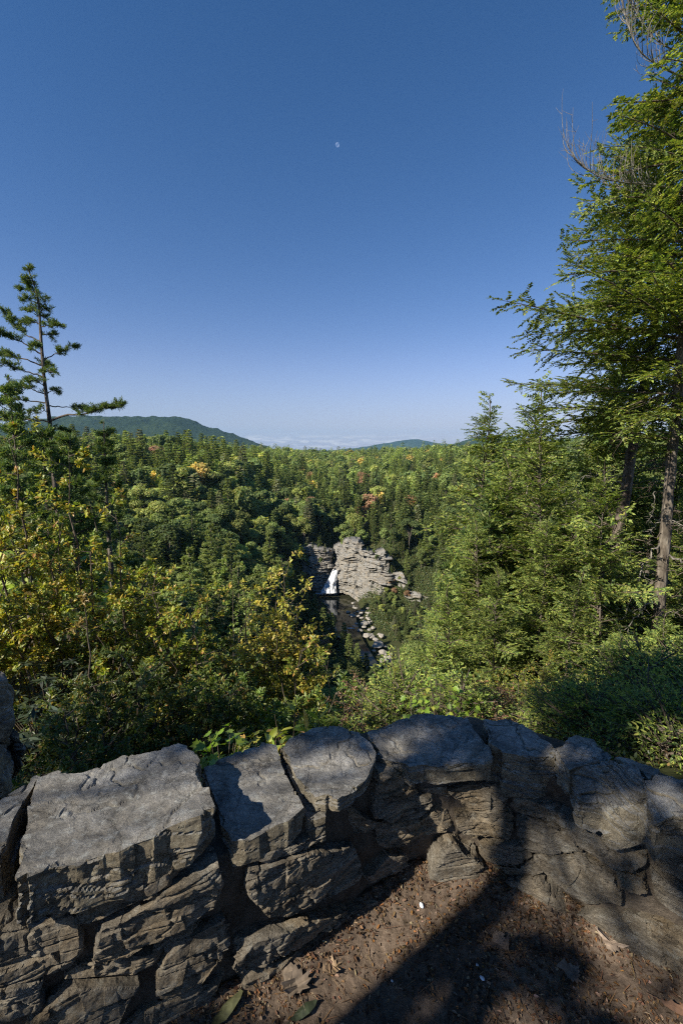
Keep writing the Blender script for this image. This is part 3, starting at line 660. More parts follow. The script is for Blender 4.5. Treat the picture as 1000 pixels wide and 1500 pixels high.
# water
def ribbon(name, L, Rr, mat, z, nz=0.0, sub=24, rows=40):
    L = resample(np.c_[np.array(L), np.full(len(L), 0)], rows); Rr = resample(np.c_[np.array(Rr), np.full(len(Rr), 0)], rows)
    t = np.linspace(0, 1, sub)[None, :, None]; P = L[:, None]*(1-t)+Rr[:, None]*t; P[..., 2] = z
    i = np.arange(rows-1)[:, None]*sub; j = np.arange(sub-1)[None]
    Q = np.stack([i+j, i+j+1, i+sub+j+1, i+sub+j], -1).reshape(-1, 4)
    return link(name, make_mesh(name, P.reshape(-1, 3), Q, None, True), mat)
m, t, N, out = nt('dark pool water'); L = t.links.new
tc = N('ShaderNodeTexCoord'); n1 = N('ShaderNodeTexNoise', i_Scale=.9, i_Detail=4.); L(tc.outputs['Object'], n1.inputs['Vector'])
p = N('ShaderNodeBsdfPrincipled', i_Roughness=.06); p.inputs['Base Color'].default_value = (.03, .03, .016, 1); p.inputs['Specular IOR Level'].default_value = .3
b = N('ShaderNodeBump', i_Strength=.12, i_Distance=.08); L(n1.outputs['Fac'], b.inputs['Height']); L(b.outputs[0], p.inputs['Normal']); L(p.outputs[0], out.inputs['Surface'])
M_WATER = m
Lp = [on_z(x, y, Z_WATER)[:2] for x, y in [(452, 866), (455, 880), (463, 900), (478, 922), (500, 936), (518, 950), (534, 975), (560, 1010), (600, 1055)]]
Rp = [on_z(x, y, Z_WATER)[:2] for x, y in [(500, 864), (526, 878), (530, 892), (520, 905), (524, 918), (532, 938), (550, 968), (575, 1000), (620, 1045)]]
structure(ribbon('river', Lp, Rp, M_WATER, Z_WATER), 'dark pool and stream below the waterfall')
m, t, N, out = nt('falling water'); L = t.links.new
tc = N('ShaderNodeTexCoord'); mp = N('ShaderNodeMapping'); mp.inputs['Scale'].default_value = (1.6, 1.6, .12); L(tc.outputs['Object'], mp.inputs['Vector'])
n1 = N('ShaderNodeTexNoise', i_Scale=1.6, i_Detail=6., i_Roughness=.7); L(mp.outputs[0], n1.inputs['Vector'])
r = ramp(N, [(.36, (.34, .37, .40)), (.56, (.9, .91, .92))]); L(n1.outputs['Fac'], r.inputs['Fac'])
p = N('ShaderNodeBsdfPrincipled', i_Roughness=.5); L(r.outputs[0], p.inputs['Base Color'])
b = N('ShaderNodeBump', i_Strength=.7, i_Distance=.4); L(n1.outputs['Fac'], b.inputs['Height']); L(b.outputs[0], p.inputs['Normal']); L(p.outputs[0], out.inputs['Surface'])
M_FALL = m
lt = resample([at(488.5, 834, 258.5), at(486, 838, 257), at(481, 848, 254.5), at(473, 862, 252), at(470, 868.5, 251)], 40)
rt = resample([at(494.5, 834.5, 258), at(494.5, 838, 256), at(493, 848, 253), at(491.5, 860, 251), at(493, 869, 250)], 40)
tt = np.linspace(0, 1, 30)[None, :, None]; P = lt[:, None]*(1-tt)+rt[:, None]*tt
P[..., 1] -= np.sin(tt[..., 0]*math.pi)*1.2
h = fbm(P.reshape(-1, 3)*np.array([.8, .8, .16]), 91, 4).reshape(P.shape[:2])-.5; P[..., 1] -= h*3.0; 
Bk = P+np.array([0, 2.5, 0.])
G = np.concatenate([P, Bk[::-1]], 0); nu = 30; i = np.arange(len(G)-1)[:, None]*nu; j = np.arange(nu-1)[None]
structure(link('waterfall', make_mesh('waterfall', G.reshape(-1, 3), np.stack([i+j, i+j+1, i+nu+j+1, i+nu+j], -1).reshape(-1, 4), None, True), M_FALL), 'white waterfall dropping out of the dark rock slot into the pool')
# foam on the pool below
def blob_sheet(name, px, py, w, d, mat, z, sd):
    c = on_z(px, py, z); a = np.linspace(0, 6.283, 40, endpoint=False); rr = .7+.6*noise(np.stack([np.cos(a)*1.5+sd, np.sin(a)*1.5, a*0], 1), sd)
    V = [c]+[c+np.array([math.cos(q)*w*k, math.sin(q)*d*k, 0]) for q, k in zip(a, rr)]
    F = [[0, 1+i, 1+(i+1) % 40] for i in range(40)]
    me = bpy.data.meshes.new(name); me.from_pydata([tuple(map(float, v)) for v in V], [], F); me.update()
    return structure(link(name, me, mat))
blob_sheet('water_foam', 481, 869.5, 6.5, 2.2, M_FALL, Z_WATER+.05, 2)
for q, (x, y, w, d) in enumerate([(513, 920, 2.2, .5), (520, 917, 1.6, .4), (506, 924, 1.0, .4)]): blob_sheet('water_foam', x, y, w, d, M_FALL, Z_WATER+.05, 5+q)
BOULDERS = [(516, 902, 10, 'broad pale boulder at the far bank of the pool'), (510, 897, 8, 'pale boulder standing out in the dark pool'), (517, 884, 6, 'small pale boulder at the foot of the ledged cliff'), (521, 891, 6, 'low pale boulder just below the ledged cliff'),
 (534, 914, 13, 'wide flat boulder at the pool outlet'), (527, 924, 9, 'pale boulder beside the white riffle'), (538, 932, 14, 'large pale slab halfway down the stream bank'), (550, 937, 9, 'rounded grey boulder above the buff slab'), (552, 946, 20, 'long buff slab beside the stream'),
 (561, 956, 14, 'dark grey slab downstream of the buff slab'), (566, 967, 9, 'small rusty boulder near the lower end of the stream'), (573, 978, 10, 'lowest pale boulder seen in the stream bed'), (537, 898, 7, 'buff boulder on the bank under bushes'), (530, 906, 8, 'grey boulder between the pool and bank'), (541, 923, 7, 'little boulder between two slabs'), (492, 836.5, 5, 'pale boulder wedged at the lip of the waterfall')]
for q, (x, y, w, lb) in enumerate(BOULDERS):
    g = on_z(x, y, Z_WATER) if w != 5 else at(495.5, 835, 257); s = w/FOC*g[1]*1.05
    tag(rock('boulder', g+np.array([0, 0, .25*s*.3]), (s, s*.95, s*.42), 200+q, 4, 12, .25, M_BOULDER, q*1.7), lb, 'boulder')
rr_ = np.random.default_rng(44)
for q in range(54):
    t_ = rr_.uniform(0, 1); x = 521+58*t_+rr_.normal(0, 6); y = 884+104*t_+rr_.normal(0, 4); w = rr_.uniform(3.5, 12)*(.7+.5*t_)
    r_ = ray(x, y); tt_ = np.linspace(120, 300, 700); hit = np.where(EYE+r_[2]*tt_/r_[1] < np.maximum(terrain_z(r_[0]*tt_/r_[1], tt_), Z_WATER))[0]
    if not len(hit): continue
    Y = tt_[hit[0]]; s = w/FOC*Y
    tag(rock('boulder', (r_[0]*Y/r_[1], Y, EYE+r_[2]*Y/r_[1]), (s*rr_.uniform(.8, 1.3), s, s*rr_.uniform(.4, .7)), 260+q, 3, 10, .28, M_BOULDER, q*1.1), ('chunky' if w > 6.5 else 'small')+' pale boulder in the rubble along the right bank of the stream', 'boulder', 'rubble along the stream'+(' chunky' if w > 6.5 else ' small'))
print('gorge', round(time.time()-T0, 1))

# ------------------------------------------------------------------ hemlocks
HEM = [(.098, .124, .024, 4), (.054, .080, .018, 3), (.140, .156, .030, 3), (.022, .038, .012, 2)]
def hemlock_limb(L, sd, dens=1.0, card=(.06, .105), wd=.026, pal=HEM, gap=.045):
    """flat drooping spray along +X: limb, alternating side twigs, each feathered with short blades"""
    rng = np.random.default_rng(sd); w = Acc(); f = Acc()
    n = max(6, int(L/.12)); x = np.linspace(0, L, n); bend = rng.uniform(.05, .12)
    z = .10*x-bend*x*x/max(L, .5)*1.3; y = .05*L*np.sin(x/L*3+rng.uniform(0, 6))
    ax = np.stack([x, y, z], 1); tube(w, ax, np.linspace(.010+.006*L, .003, n), 5)
    O, D, LN = [], [], []
    ns = int(L/.048*dens)
    for k in range(ns):
        t = (k+.5+rng.uniform(-.3, .3))/ns
        if t < .10: continue
        b = np.array([np.interp(t*L, x, ax[:, q]) for q in range(3)])
        sl = (.16+.36*L**.7*(math.sin(min(1, t*1.15)*math.pi)**.7 if t < .87 else .42))*rng.uniform(.25, .85)*(1 if L > .8 else .85)
        sgn = 1 if k % 2 else -1; an = rad(rng.uniform(25, 85))
        d = nrm(np.array([math.cos(an), sgn*math.sin(an), rng.normal(.04, .30)]))
        m = max(2, int(sl/gap)); s = np.linspace(0, sl, m+1)
        pts = b+d*s[:, None]+np.array([0, 0, -1.])*(s[:, None]**2)*rng.uniform(.15, .55)
        if sl > .2: tube(w, pts[[0, m//2, m]], [.004, .003, .0015], 3)
        for q in range(1, m+1):
            for sg in (1, -1):
                a2 = rad(rng.uniform(35, 62))*sg; ca, sa = math.cos(a2), math.sin(a2)
                dd = np.array([d[0]*ca-d[1]*sa, d[0]*sa+d[1]*ca, d[2]-.15*s[q]])
                O.append(pts[q]); D.append(dd+rng.normal(0, .12, 3)); LN.append(rng.uniform(*card)*(1.1-.35*q/m))
        O.append(pts[-1]); D.append(d+np.array([0, 0, -.2])); LN.append(card[1])
    O = np.array(O); D = np.array(D); LN = np.array(LN); n = len(O)
    up = np.stack([rng.normal(0, .35, n), rng.normal(0, .35, n), np.ones(n)], 1)
    cards(f, O, D, up, LN, wd*rng.uniform(.75, 1.25, n), pick(rng, pal, n, .2), .3, .4, .12)
    return w.arrays(), f.arrays()
LIMBS = {}
def limb_set(key, lens, dens, card, wd, pal=HEM, nvar=3, gap=.045):
    LIMBS[key] = [(L, [hemlock_limb(L, 1000+int(L*100)+k*17+len(key), dens, card, wd, pal, gap) for k in range(nvar)]) for L in lens]
limb_set('near', (.5, .9, 1.5, 2.3, 3.2), 1.15, (.045, .082), .031, HEM, 3, .036)
limb_set('fine', (.3, .55, .9), 1.7, (.028, .05), .014)
limb_set('mid', (.6, 1.2, 2.0, 3.0), .62, (.10, .16), .050)
def add_limb(w, f, key, base, d, L, rng, tone=1.0, roll=None):
    Lv, vs = min(LIMBS[key], key=lambda q: abs(math.log(q[0]/L))); a, b = vs[rng.integers(len(vs))]
    s = L/Lv; M = frame(d, rng.normal(0, .32) if roll is None else roll)*np.array([1, 1 if rng.random() < .5 else -1, 1])*s
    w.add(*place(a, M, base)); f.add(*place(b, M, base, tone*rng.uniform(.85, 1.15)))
def hemlock_young(sd, H, Rm, key='near', step=.05, z0=.06, p=.8, lean=0.0):
    """bushy young hemlock: tapered leader and limbs from low down to the nodding tip"""
    rng = np.random.default_rng(sd); w = Acc(); f = Acc(); tr = Acc()
    z = np.linspace(-.5, H, 14); tp = np.stack([.04*H*np.sin(z/H*2+sd)+lean*z, .03*H*np.cos(z/H*2.3+sd), z], 1); tp[:, :2] -= tp[0, :2]
    tube(tr, tp, np.linspace(.010*H**.8, .005, 14), 8, rough=.004, seed=sd)
    zz = z0*H
    while zz < H*.985:
        t = (zz/H-z0)/(1-z0); b = np.array([np.interp(zz, z, tp[:, k]) for k in range(3)])
        L = Rm*((1-t)**p)*rng.uniform(.5, 1.05)+.18; az = rng.uniform(0, 6.283)
        el = rng.normal(.12+.35*t, .18)
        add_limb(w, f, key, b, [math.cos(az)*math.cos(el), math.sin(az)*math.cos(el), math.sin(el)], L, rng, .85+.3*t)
        zz += step*rng.uniform(.6, 1.4)*(1 if t < .8 else .6)
    add_limb(w, f, key, tp[-1]-[0, 0, .1], nrm(np.array([.3, .2, 1])), .5, rng)
    return tr, w, f
def set_tree(name, label, cat, tr, w, f, loc, group=None, leafm=None, barkm=None, rz=0, dead=None):
    e = empty(name, loc, rz); tag(e, label, cat, group)
    build('trunk', tr, barkm or M_BARK, e, True)
    if w is not None and w.n: build('limbs', w, M_TWIG, e, True)
    if f is not None: build('crown', f, leafm or M_NEEDLE, e)
    for d1 in dead or []: build('dead_branch', d1, M_DEAD, e, True)
    return e
def copy_tree(src, loc, rz, s, label, group=None):
    r = src.copy(); C.objects.link(r); r.location = tuple(map(float, loc)); r.rotation_euler = (0, 0, rz); r.scale = (s, s, s); r['label'] = label
    if group: r['group'] = group
    for ch in list(src.children):
        c = ch.copy(); C.objects.link(c); c.parent = r
    return r

def dead_branch(acc, pts, r0, rng, twigs=6, tl=.5, r1=.004, wob=.03, up=0.0):
    P = resample(pts, 14); P[1:-1] += rng.normal(0, wob, P[1:-1].shape); tube(acc, P, np.linspace(r0, r1, 14), 6, rough=.004)
    for k in range(twigs):
        i = rng.integers(3, 14); d = nrm(rng.normal(size=3)*.8+nrm(P[-1]-P[0])*.9+np.array([0, 0, up])); l = tl*rng.uniform(.3, 1)
        q = np.array([P[i], P[i]+d*l*.5+[0, 0, -.03*l], P[i]+d*l+rng.normal(0, .08*l, 3)]); Q2 = resample(q, 6); tube(acc, Q2, np.linspace(max(r0*.3, r1), .002, 6), 4)
        for _ in range(2):
            j = rng.integers(2, 6); e = nrm(d+rng.normal(size=3)*.7+np.array([0, 0, up])); tube(acc, np.array([Q2[j], Q2[j]+e*l*.25, Q2[j]+e*l*.45+rng.normal(0, .03*l, 3)]), [.003, .0025, .0012], 3)

def sickle(acc, pts, r0, rng, n, l0):
    """dead limb whose bare twigs all curve upward"""
    P = resample(pts, 16); tube(acc, P, np.linspace(r0, .004, 16), 6, rough=.003)
    for k in range(n):
        i = rng.integers(4, 16); l = l0*rng.uniform(.45, 1.1); o = nrm(P[min(i+1, 15)]-P[i-1]); y = rng.normal(0, .35)
        q = resample([P[i], P[i]+(o*.30+[0, y*.4, .06])*l, P[i]+(o*.46+[0, y*.8, .38])*l, P[i]+(o*(.42+rng.normal(0, .12))+[0, y, .9])*l], 9); tube(acc, q, np.linspace(.0065, .0018, 9), 4)
        for _ in range(3):
            j = rng.integers(2, 8); e = nrm(np.array([rng.normal(-.4, .5), rng.normal(0, .5), .8]))*l*.3; tube(acc, [q[j], q[j]+e*.5+[-.01, 0, 0], q[j]+e], [.003, .0022, .001], 3)
# two tall hemlocks at the right edge
def tall_hemlock(name, label, trace, Y, r0, r1, sd, outline, z_lo, z_hi, step, extra, dead_px, lmin=.7):
    rng = np.random.default_rng(sd)
    tp = np.array([at(a, b, Y) for a, b in trace]); g = tp[-1].copy(); zg = float(terrain_z([tp[0][0]], [Y])[0]); 
    tp = resample(np.vstack([[tp[0][0]-.1, Y, zg-.4], tp]), 40); base = np.array([tp[0][0], Y, zg]); 
    tr = Acc(); w = Acc(); f = Acc(); dd = w; dds = []
    tube(tr, tp-base, np.interp(np.linspace(0, 1, 40), [0, .06, 1], [r0*1.35, r0, r1]), 14, rough=.02, seed=sd)
    zz = z_lo
    def on_trunk(z): return np.array([np.interp(z, tp[:, 2], tp[:, k]) for k in range(3)])
    while zz < z_hi:
        b = on_trunk(zz); px, py = project(b); lim = np.interp(py[0], [q[1] for q in outline], [q[0] for q in outline])
        R = max(lmin, (px[0]-lim)/FOC*Y); az = rng.uniform(0, 6.283)
        L = R*rng.uniform(.45, 1.0)*(1 if math.cos(az) < .2 else .8); el = rng.normal(.10, .2)
        if not (math.sin(az) < -.75 and L > 2.2):
            add_limb(w, f, 'near', b-base, [math.cos(az)*math.cos(el), math.sin(az)*math.cos(el), math.sin(el)], min(L, 3.4), rng)
        zz += step*rng.uniform(.5, 1.5)
    for (ex, ey, oy, dz) in extra:                                    # limbs whose tips stand out against the sky
        tip = at(ex, ey, Y+oy); b = on_trunk(tip[2]+dz); d = tip-b; add_limb(w, f, 'near', b-base, d, np.linalg.norm(d), rng, .8, rng.normal(0, .5))
    for pts, rr, tw, tl, up in dead_px:
        d1 = Acc(); sickle(d1, [at(a, b, Y+o)-base for a, b, o in pts], rr, rng, tw, tl) if up > .5 else dead_branch(d1, [at(a, b, Y+o)-base for a, b, o in pts], rr, rng, tw, tl, up=up); dds.append(d1)
    for k in range(26):                                               # bare dead stubs on the shaded lower trunk
        z = rng.uniform(z_lo-3.2, z_lo+1.5); b = on_trunk(z)-base; az = rng.uniform(0, 6.283); l = rng.uniform(.35, 1.3)
        e = np.array([math.cos(az), math.sin(az), rng.uniform(-.5, .1)])*l
        dead_branch(dd, [b, b+e*.5+[0, 0, .05*l], b+e], rng.uniform(.008, .018), rng, 4, .4*l)
    return set_tree(name, label, 'tree', tr, w, f, base, None, M_NEEDLE, M_BARK if sd == 1 else M_BARKB, 0, dds)
tall_hemlock('hemlock_tree', 'tall hemlock at the right edge with a pale trunk and hooked dead branches low down',
  [(954, 1030), (962, 909), (968, 840), (975, 765), (978, 720), (988, 620), (1000, 480), (1010, 300), (1017, 100), (1024, -120)], 8.6, .11, .05, 1,
  [(905, -200), (912, 0), (915, 30), (900, 150), (845, 235), (850, 300), (826, 340), (822, 420), (770, 450), (760, 520), (800, 560), (800, 620), (930, 660)], EYE-.1, EYE+10, .05,
  [(733, 452, -.6, -.3), (757, 521, -.3, 0), (824, 352, .2, -.2), (822, 400, -.4, .1), (838, 320, .5, -.2), (894, 150, -.2, .2), (905, 180, .3, .2), (940, 5, .3, .3), (790, 470, .8, .1), (812, 540, .3, .1), (775, 490, -.2, 0), (850, 300, .3, 0), (880, 215, -.5, .1)],
  [([(965, 799, 0), (950, 812, -.15), (937, 835, -.25), (932, 860, -.3), (920, 880, -.35), (910, 908, -.4)], .019, 9, .4, 0), ([(934, 858, -.3), (936, 878, -.3), (940, 900, -.3), (945, 912, -.3)], .015, 5, .3, 0),
   ([(968, 812, 0), (985, 817, -.2), (1004, 823, -.4), (1030, 836, -.6)], .028, 4, .4, 0), ([(962, 868, 0), (952, 882, -.2), (938, 898, -.4), (916, 918, -.6), (900, 930, -.7)], .018, 14, .45, 0),
   ([(966, 760, 0), (950, 780, .2), (938, 778, .3)], .012, 4, .3, 0), ([(972, 760, 0), (990, 766, -.3), (1010, 780, -.5)], .015, 4, .4, 0), ([(962, 905, 0), (980, 897, -.2), (992, 903, -.3)], .02, 3, .3, 0),
   ([(958, 720, .1), (957, 750, .2), (948, 765, .2)], .01, 3, .3, 0),
   ([(1012, 285, 0), (960, 270, -.2), (915, 268, -.4), (880, 262, -.5), (858, 250, -.5), (843, 232, -.5)], .022, 30, .75, .9), ([(1012, 300, 0), (950, 285, .2), (900, 275, .3), (870, 262, .3)], .018, 20, .6, .8),
   ([(1016, 120, 0), (970, 100, -.2), (938, 80, -.3), (920, 45, -.3), (913, 12, -.3)], .02, 34, .55, .9), ([(1016, 90, 0), (960, 60, .2), (935, 30, .2), (925, 0, .2)], .016, 26, .5, .9)])
tall_hemlock('hemlock_tree', 'leaning dark scaly hemlock trunk left of the pale trunk, its crown rising behind',
  [(866, 1000), (880, 900), (894, 822), (904, 785), (914, 730), (928, 640), (940, 580), (958, 480), (970, 384), (980, 280), (987, 150)], 10.5, .145, .05, 2,
  [(940, 100), (905, 230), (850, 330), (835, 400), (800, 470), (790, 540), (775, 590), (790, 640), (900, 690)], EYE+.7, EYE+7.2, .052,
  [(742, 566, -.5, -.1), (770, 600, -.2, 0), (830, 370, .4, 0), (800, 620, -.6, .1), (760, 640, .3, .1)],
  [([(905, 770, 0), (880, 740, -.3), (850, 735, -.5), (820, 742, -.6)], .02, 9, .6, .2), ([(925, 660, 0), (960, 640, -.2), (975, 630, -.3)], .02, 5, .5, 0), ([(915, 720, 0), (890, 690, -.4), (850, 700, -.6)], .02, 8, .6, 0)])

# younger hemlocks filling the slope below them
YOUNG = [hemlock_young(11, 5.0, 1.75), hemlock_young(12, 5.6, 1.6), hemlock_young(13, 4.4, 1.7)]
srcs = []
def young(px, top_py, Y, v, rz, label):
    T = at(px, top_py, Y); g = float(terrain_z([T[0]], [Y])[0]); H = (5.0, 5.6, 4.4)[v]; s = (T[2]-g)/H
    s2 = min(max(s, .55), 1.65); loc = (T[0], Y, T[2]-H*s2)
    ex = [q for q in srcs if q[0] == v]
    if not ex:
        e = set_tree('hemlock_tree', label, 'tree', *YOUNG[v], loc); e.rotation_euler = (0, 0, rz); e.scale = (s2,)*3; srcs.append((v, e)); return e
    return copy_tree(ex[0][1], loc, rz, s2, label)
for a in [
 (778, 585, 11.5, 0, .3, 'young hemlock whose lacy top stands against the sky just left of the tall hemlocks'),
 (705, 600, 14.5, 1, 1.2, 'slim young hemlock with a thin bare tip poking above the right skyline'),
 (742, 690, 10.5, 2, 2.2, 'feathery bright hemlock below the slim skyline hemlock'),
 (718, 770, 10.0, 1, 3.3, 'light green young hemlock right of the broken pale cliff'),
 (655, 862, 9.0, 0, 4.0, 'darker young hemlock partly covering the lower pale cliff'),
 (790, 760, 8.8, 1, 5.2, 'bright feathery hemlock in the middle of the right hand greenery'),
 (828, 735, 9.6, 2, .9, 'dense hemlock at the left side of the leaning dark trunk'),
 (735, 845, 8.0, 2, 2.9, 'sunlit yellow green hemlock above the maple sapling at the right'),
 (835, 850, 7.4, 0, 5.9, 'sunlit hemlock below the leaning trunk, beside the hooked dead branches'),
 (905, 935, 6.6, 2, 1.9, 'low hemlock at the foot of the pale trunk'),
 (628, 935, 8.0, 2, .2, 'small shaded hemlock right of the stream bed'),
 (985, 905, 6.8, 1, 3.9, 'shaded hemlock right of the pale trunk at the edge of the photo'),
 (798, 640, 10.2, 1, 4.4, 'hemlock with bright sprays just left of the leaning dark trunk'),
 (872, 572, 13.0, 1, 5.5, 'hemlock whose top fills the gap left of the leaning trunk'),
 (1000, 585, 12.2, 2, 1.5, 'hemlock behind the pale trunk under the high crown'),
 (905, 700, 8.4, 2, 3.4, 'bright low hemlock between the bases of the two tall trunks'),
 (930, 560, 12.5, 0, 2.0, 'hemlock behind and between the two tall trunks'),
 (1040, 700, 9.5, 1, 2.6, 'hemlock at the far right edge behind the pale trunk'),
 (965, 1010, 4.2, 2, 4.6, 'low hemlock bough mass right behind the wall at the right edge'),
 (860, 1015, 4.6, 0, 1.4, 'dark low hemlock in deep shade behind the right end of the wall'),
 (590, 990, 14, 1, 3.0, 'small hemlock below the stream at the gorge rim'),
]: young(*a)
SEED = hemlock_young(19, 1.3, .95, 'fine', .014, .02, .5)
ss = None
for px, ty, Y, s, rz, lb in [(930, 1035, 3.5, 1.0, .4, 'dark low hemlock boughs close behind the right coping stones'), (985, 1075, 3.0, .9, 1.7, 'sunlit low hemlock bough touching the right end of the wall'), (880, 1045, 3.9, 1.0, 3.0, 'shaded hemlock seedling behind the leaning blue grey block'), (1040, 1040, 3.4, 1.1, 4.4, 'low hemlock boughs at the right edge behind the wall'),
   (830, 1040, 4.4, 1.1, 5.1, 'shaded seedling hemlock right of the orange leaved shrub'), (960, 985, 5.2, 1.3, 2.5, 'low hemlock seedling in front of the pale trunk foot'), (1030, 960, 5.5, 1.4, .1, 'seedling hemlock at the right edge below the shaded hemlock'), (690, 1020, 4.6, 1.0, 3.6, 'small hemlock seedling between the lime maple and the brown twiggy shrub'), (580, 1010, 5.0, 1.1, 1.1, 'hemlock seedling behind the left end of the broad pale slab')]:
    T = at(px, ty, Y); loc = (T[0], Y, T[2]-1.3*s)
    if ss is None: ss = set_tree('hemlock_seedling', lb, 'tree', *SEED, loc, None, None, None, rz); ss.scale = (s,)*3
    else: copy_tree(ss, loc, rz, s, lb)
print('hemlocks', round(time.time()-T0, 1))

# ------------------------------------------------------------------ pines
PINE = [(.055, .085, .02, 3), (.035, .06, .016, 3), (.10, .12, .03, 1.5), (.02, .035, .012, 1.5)]
def tufts(f, P, D, rng, n=14, ln=(.09, .16), wd=.012, pal=PINE):
    m = len(P); o = np.repeat(P, n, 0)+rng.normal(0, .035, (m*n, 3)); d = np.repeat(nrm(D), n, 0)*.7+rng.normal(0, .55, (m*n, 3))
    cards(f, o, d, rng.normal(size=(m*n, 3))+[0, 0, .5], rng.uniform(*ln, m*n), wd*rng.uniform(.7, 1.3, m*n), pick(rng, pal, m*n, .2), .1)
def pine_limb(w, f, pts, r0, rng, ln=(.10, .18), wd=.022, n=11, start=.3, den=1.0, spread=.5):
    P = resample(pts, 16); P[1:] += rng.normal(0, .02, P[1:].shape); L = np.linalg.norm(P[-1]-P[0]); tube(w, P, np.linspace(r0, .006, 16), 6)
    O, D = [], []
    k = int(max(8, L*11*den))
    for _ in range(k):
        t = rng.uniform(start, 1)**.8; i = t*15; a = int(min(14, i)); b = P[a]+(P[a+1]-P[a])*(i-a); ax = nrm(P[a+1]-P[a])
        sl = rng.uniform(.15, spread)*(1.15-t*.55); d = nrm(ax*.8+rng.normal(0, .8, 3)*np.array([1, 1, .4])+[0, 0, .28])
        q = np.array([b, b+d*sl*.6, b+d*sl+[0, 0, .06*sl]]); tube(w, q, [.008, .006, .003], 3)
        for s in (.45, .7, 1.0): O.append(b+(q[2]-b)*s); D.append(d+[0, 0, .35])
    O.append(P[-1]); D.append(P[-1]-P[-2]+[0, 0, .1]); tufts(f, np.array(O), np.array(D), rng, n, ln, wd)
rng = np.random.default_rng(21); Yp = 22.0
def cr(x, y): return (x/5, 380+y/5)
tr, w, f = Acc(), Acc(), Acc()
trace = [(214, 85), (262, 150), (285, 250), (290, 400), (300, 520), (306, 640), (316, 800), (335, 960), (355, 1100), (366, 1200), (378, 1300), (400, 1600)]
tp = np.array([at(*cr(a, b), Yp) for a, b in trace])[::-1]; zg = float(terrain_z([tp[0][0]], [Yp])[0]); base = np.array([tp[0][0], Yp, zg])
tp = resample(np.vstack([[tp[0][0]+.3, Yp, zg-.5], tp]), 40); tube(tr, tp-base, np.interp(np.linspace(0, 1, 40), [0, 1], [.24, .03]), 10, rough=.02, seed=4)
for L, oy, r in [([(300, 690), (150, 600), (0, 545), (-80, 530)], -.8, .05), ([(302, 600), (200, 560), (110, 480), (25, 365)], .6, .045), ([(312, 775), (150, 720), (0, 695), (-90, 690)], 1.0, .05), ([(318, 862), (110, 790), (0, 765), (-60, 760)], -1.0, .05),
   ([(332, 985), (200, 940), (70, 930)], .6, .04), ([(348, 1052), (150, 1030), (-20, 1035)], -.7, .045), ([(322, 742), (370, 710), (440, 680), (560, 635)], .5, .04), ([(298, 492), (360, 480), (448, 485)], -.3, .03), ([(303, 552), (360, 545), (412, 552)], .6, .03),
   ([(350, 1075), (480, 1080), (640, 1100)], .8, .04), ([(372, 1180), (500, 1142), (660, 1130), (760, 1085), (905, 1068)], -.8, .07), ([(342, 985), (390, 955), (438, 975)], .4, .03), ([(318, 835), (360, 815), (402, 830)], -.5, .03), ([(290, 385), (320, 365), (355, 370)], .3, .025),
   ([(284, 245), (220, 230), (150, 215)], .2, .025), ([(287, 320), (230, 305), (175, 300)], -.3, .025), ([(293, 470), (230, 455), (165, 450)], .3, .03), ([(262, 160), (225, 155), (185, 150)], -.2, .02), ([(362, 1190), (150, 1172), (-40, 1175)], .6, .05), ([(352, 1110), (280, 1105), (215, 1120)], -.6, .03),
   ([(312, 765), (330, 760), (350, 790)], 1.2, .03), ([(300, 640), (270, 625), (230, 635)], -1.2, .03), ([(288, 300), (310, 290), (340, 300)], -.3, .02), ([(290, 410), (320, 420), (350, 440)], .4, .02), ([(290, 400), (250, 370), (200, 375)], .3, .02), ([(330, 930), (260, 880), (200, 900)], -1.1, .03),
   ([(216, 85), (214, 75), (206, 70)], 0, .012), ([(270, 190), (240, 175), (205, 185)], .2, .015), ([(375, 1290), (300, 1310), (180, 1300)], .4, .04), ([(375, 1260), (430, 1240), (500, 1260)], .8, .04)]:
    q = [at(*cr(a, b), Yp+oy*k/(len(L)-1)) for k, (a, b) in enumerate(L)]; q[0] = q[0]*1; P = np.array(q)-base
    ln = np.linalg.norm(P[-1]-P[0]); pine_limb(w, f, P, r*.8, rng, (.09, .17), .021, 20, .28 if ln > 1.5 else .12, 1.25, .55 if ln > 1.6 else .38)
set_tree('pine_tree', 'tall sparse windswept pine standing against the sky above the yellow leaved shrubs', 'tree', tr, w, f, base, None, M_NEEDLE, M_BARKB)
def pine(px, top_py, Y, sd, label, R=1.6, lo=.35, name='pine_tree', step=.5, wd=.03):
    rng = np.random.default_rng(sd); T = at(px, top_py, Y); zg = float(terrain_z([T[0]], [Y])[0]); H = T[2]-zg; tr, w, f = Acc(), Acc(), Acc(); base = np.array([T[0], Y, zg])
    z = np.linspace(-.5, H, 12); tp = np.stack([.12*np.sin(z*.5+sd), .1*np.cos(z*.6+sd), z], 1); tube(tr, tp, np.linspace(.02*H**.9, .015, 12), 8, rough=.01, seed=sd)
    zz = lo*H
    while zz < H*.98:
        t = (zz/H-lo)/(1-lo)
        for k in range(rng.integers(3, 6)):
            az = rng.uniform(0, 6.283); L = R*(1-t*.85)*rng.uniform(.55, 1.1); b = np.array([0, 0, zz]); e = np.array([math.cos(az), math.sin(az), .25+.5*t])*L
            pine_limb(w, f, [b, b+e*.5-[0, 0, .05*L], b+e], .012+.012*L, rng, (.10, .18), wd, 10, .25, 1.0, .4)
        zz += step*rng.uniform(.8, 1.2)
    tufts(f, np.array([[0, 0, H-.1], [0, 0, H]]), np.array([[0, 0, 1.], [0, 0, 1.]]), rng, 20, (.12, .2), wd)
    return set_tree(name, label, 'tree', tr, w, f, base, None, M_NEEDLE, M_BARK)
pine(12, 553, 19, 31, 'smaller bushy pine just left of the tall windswept pine', 1.5, .55)
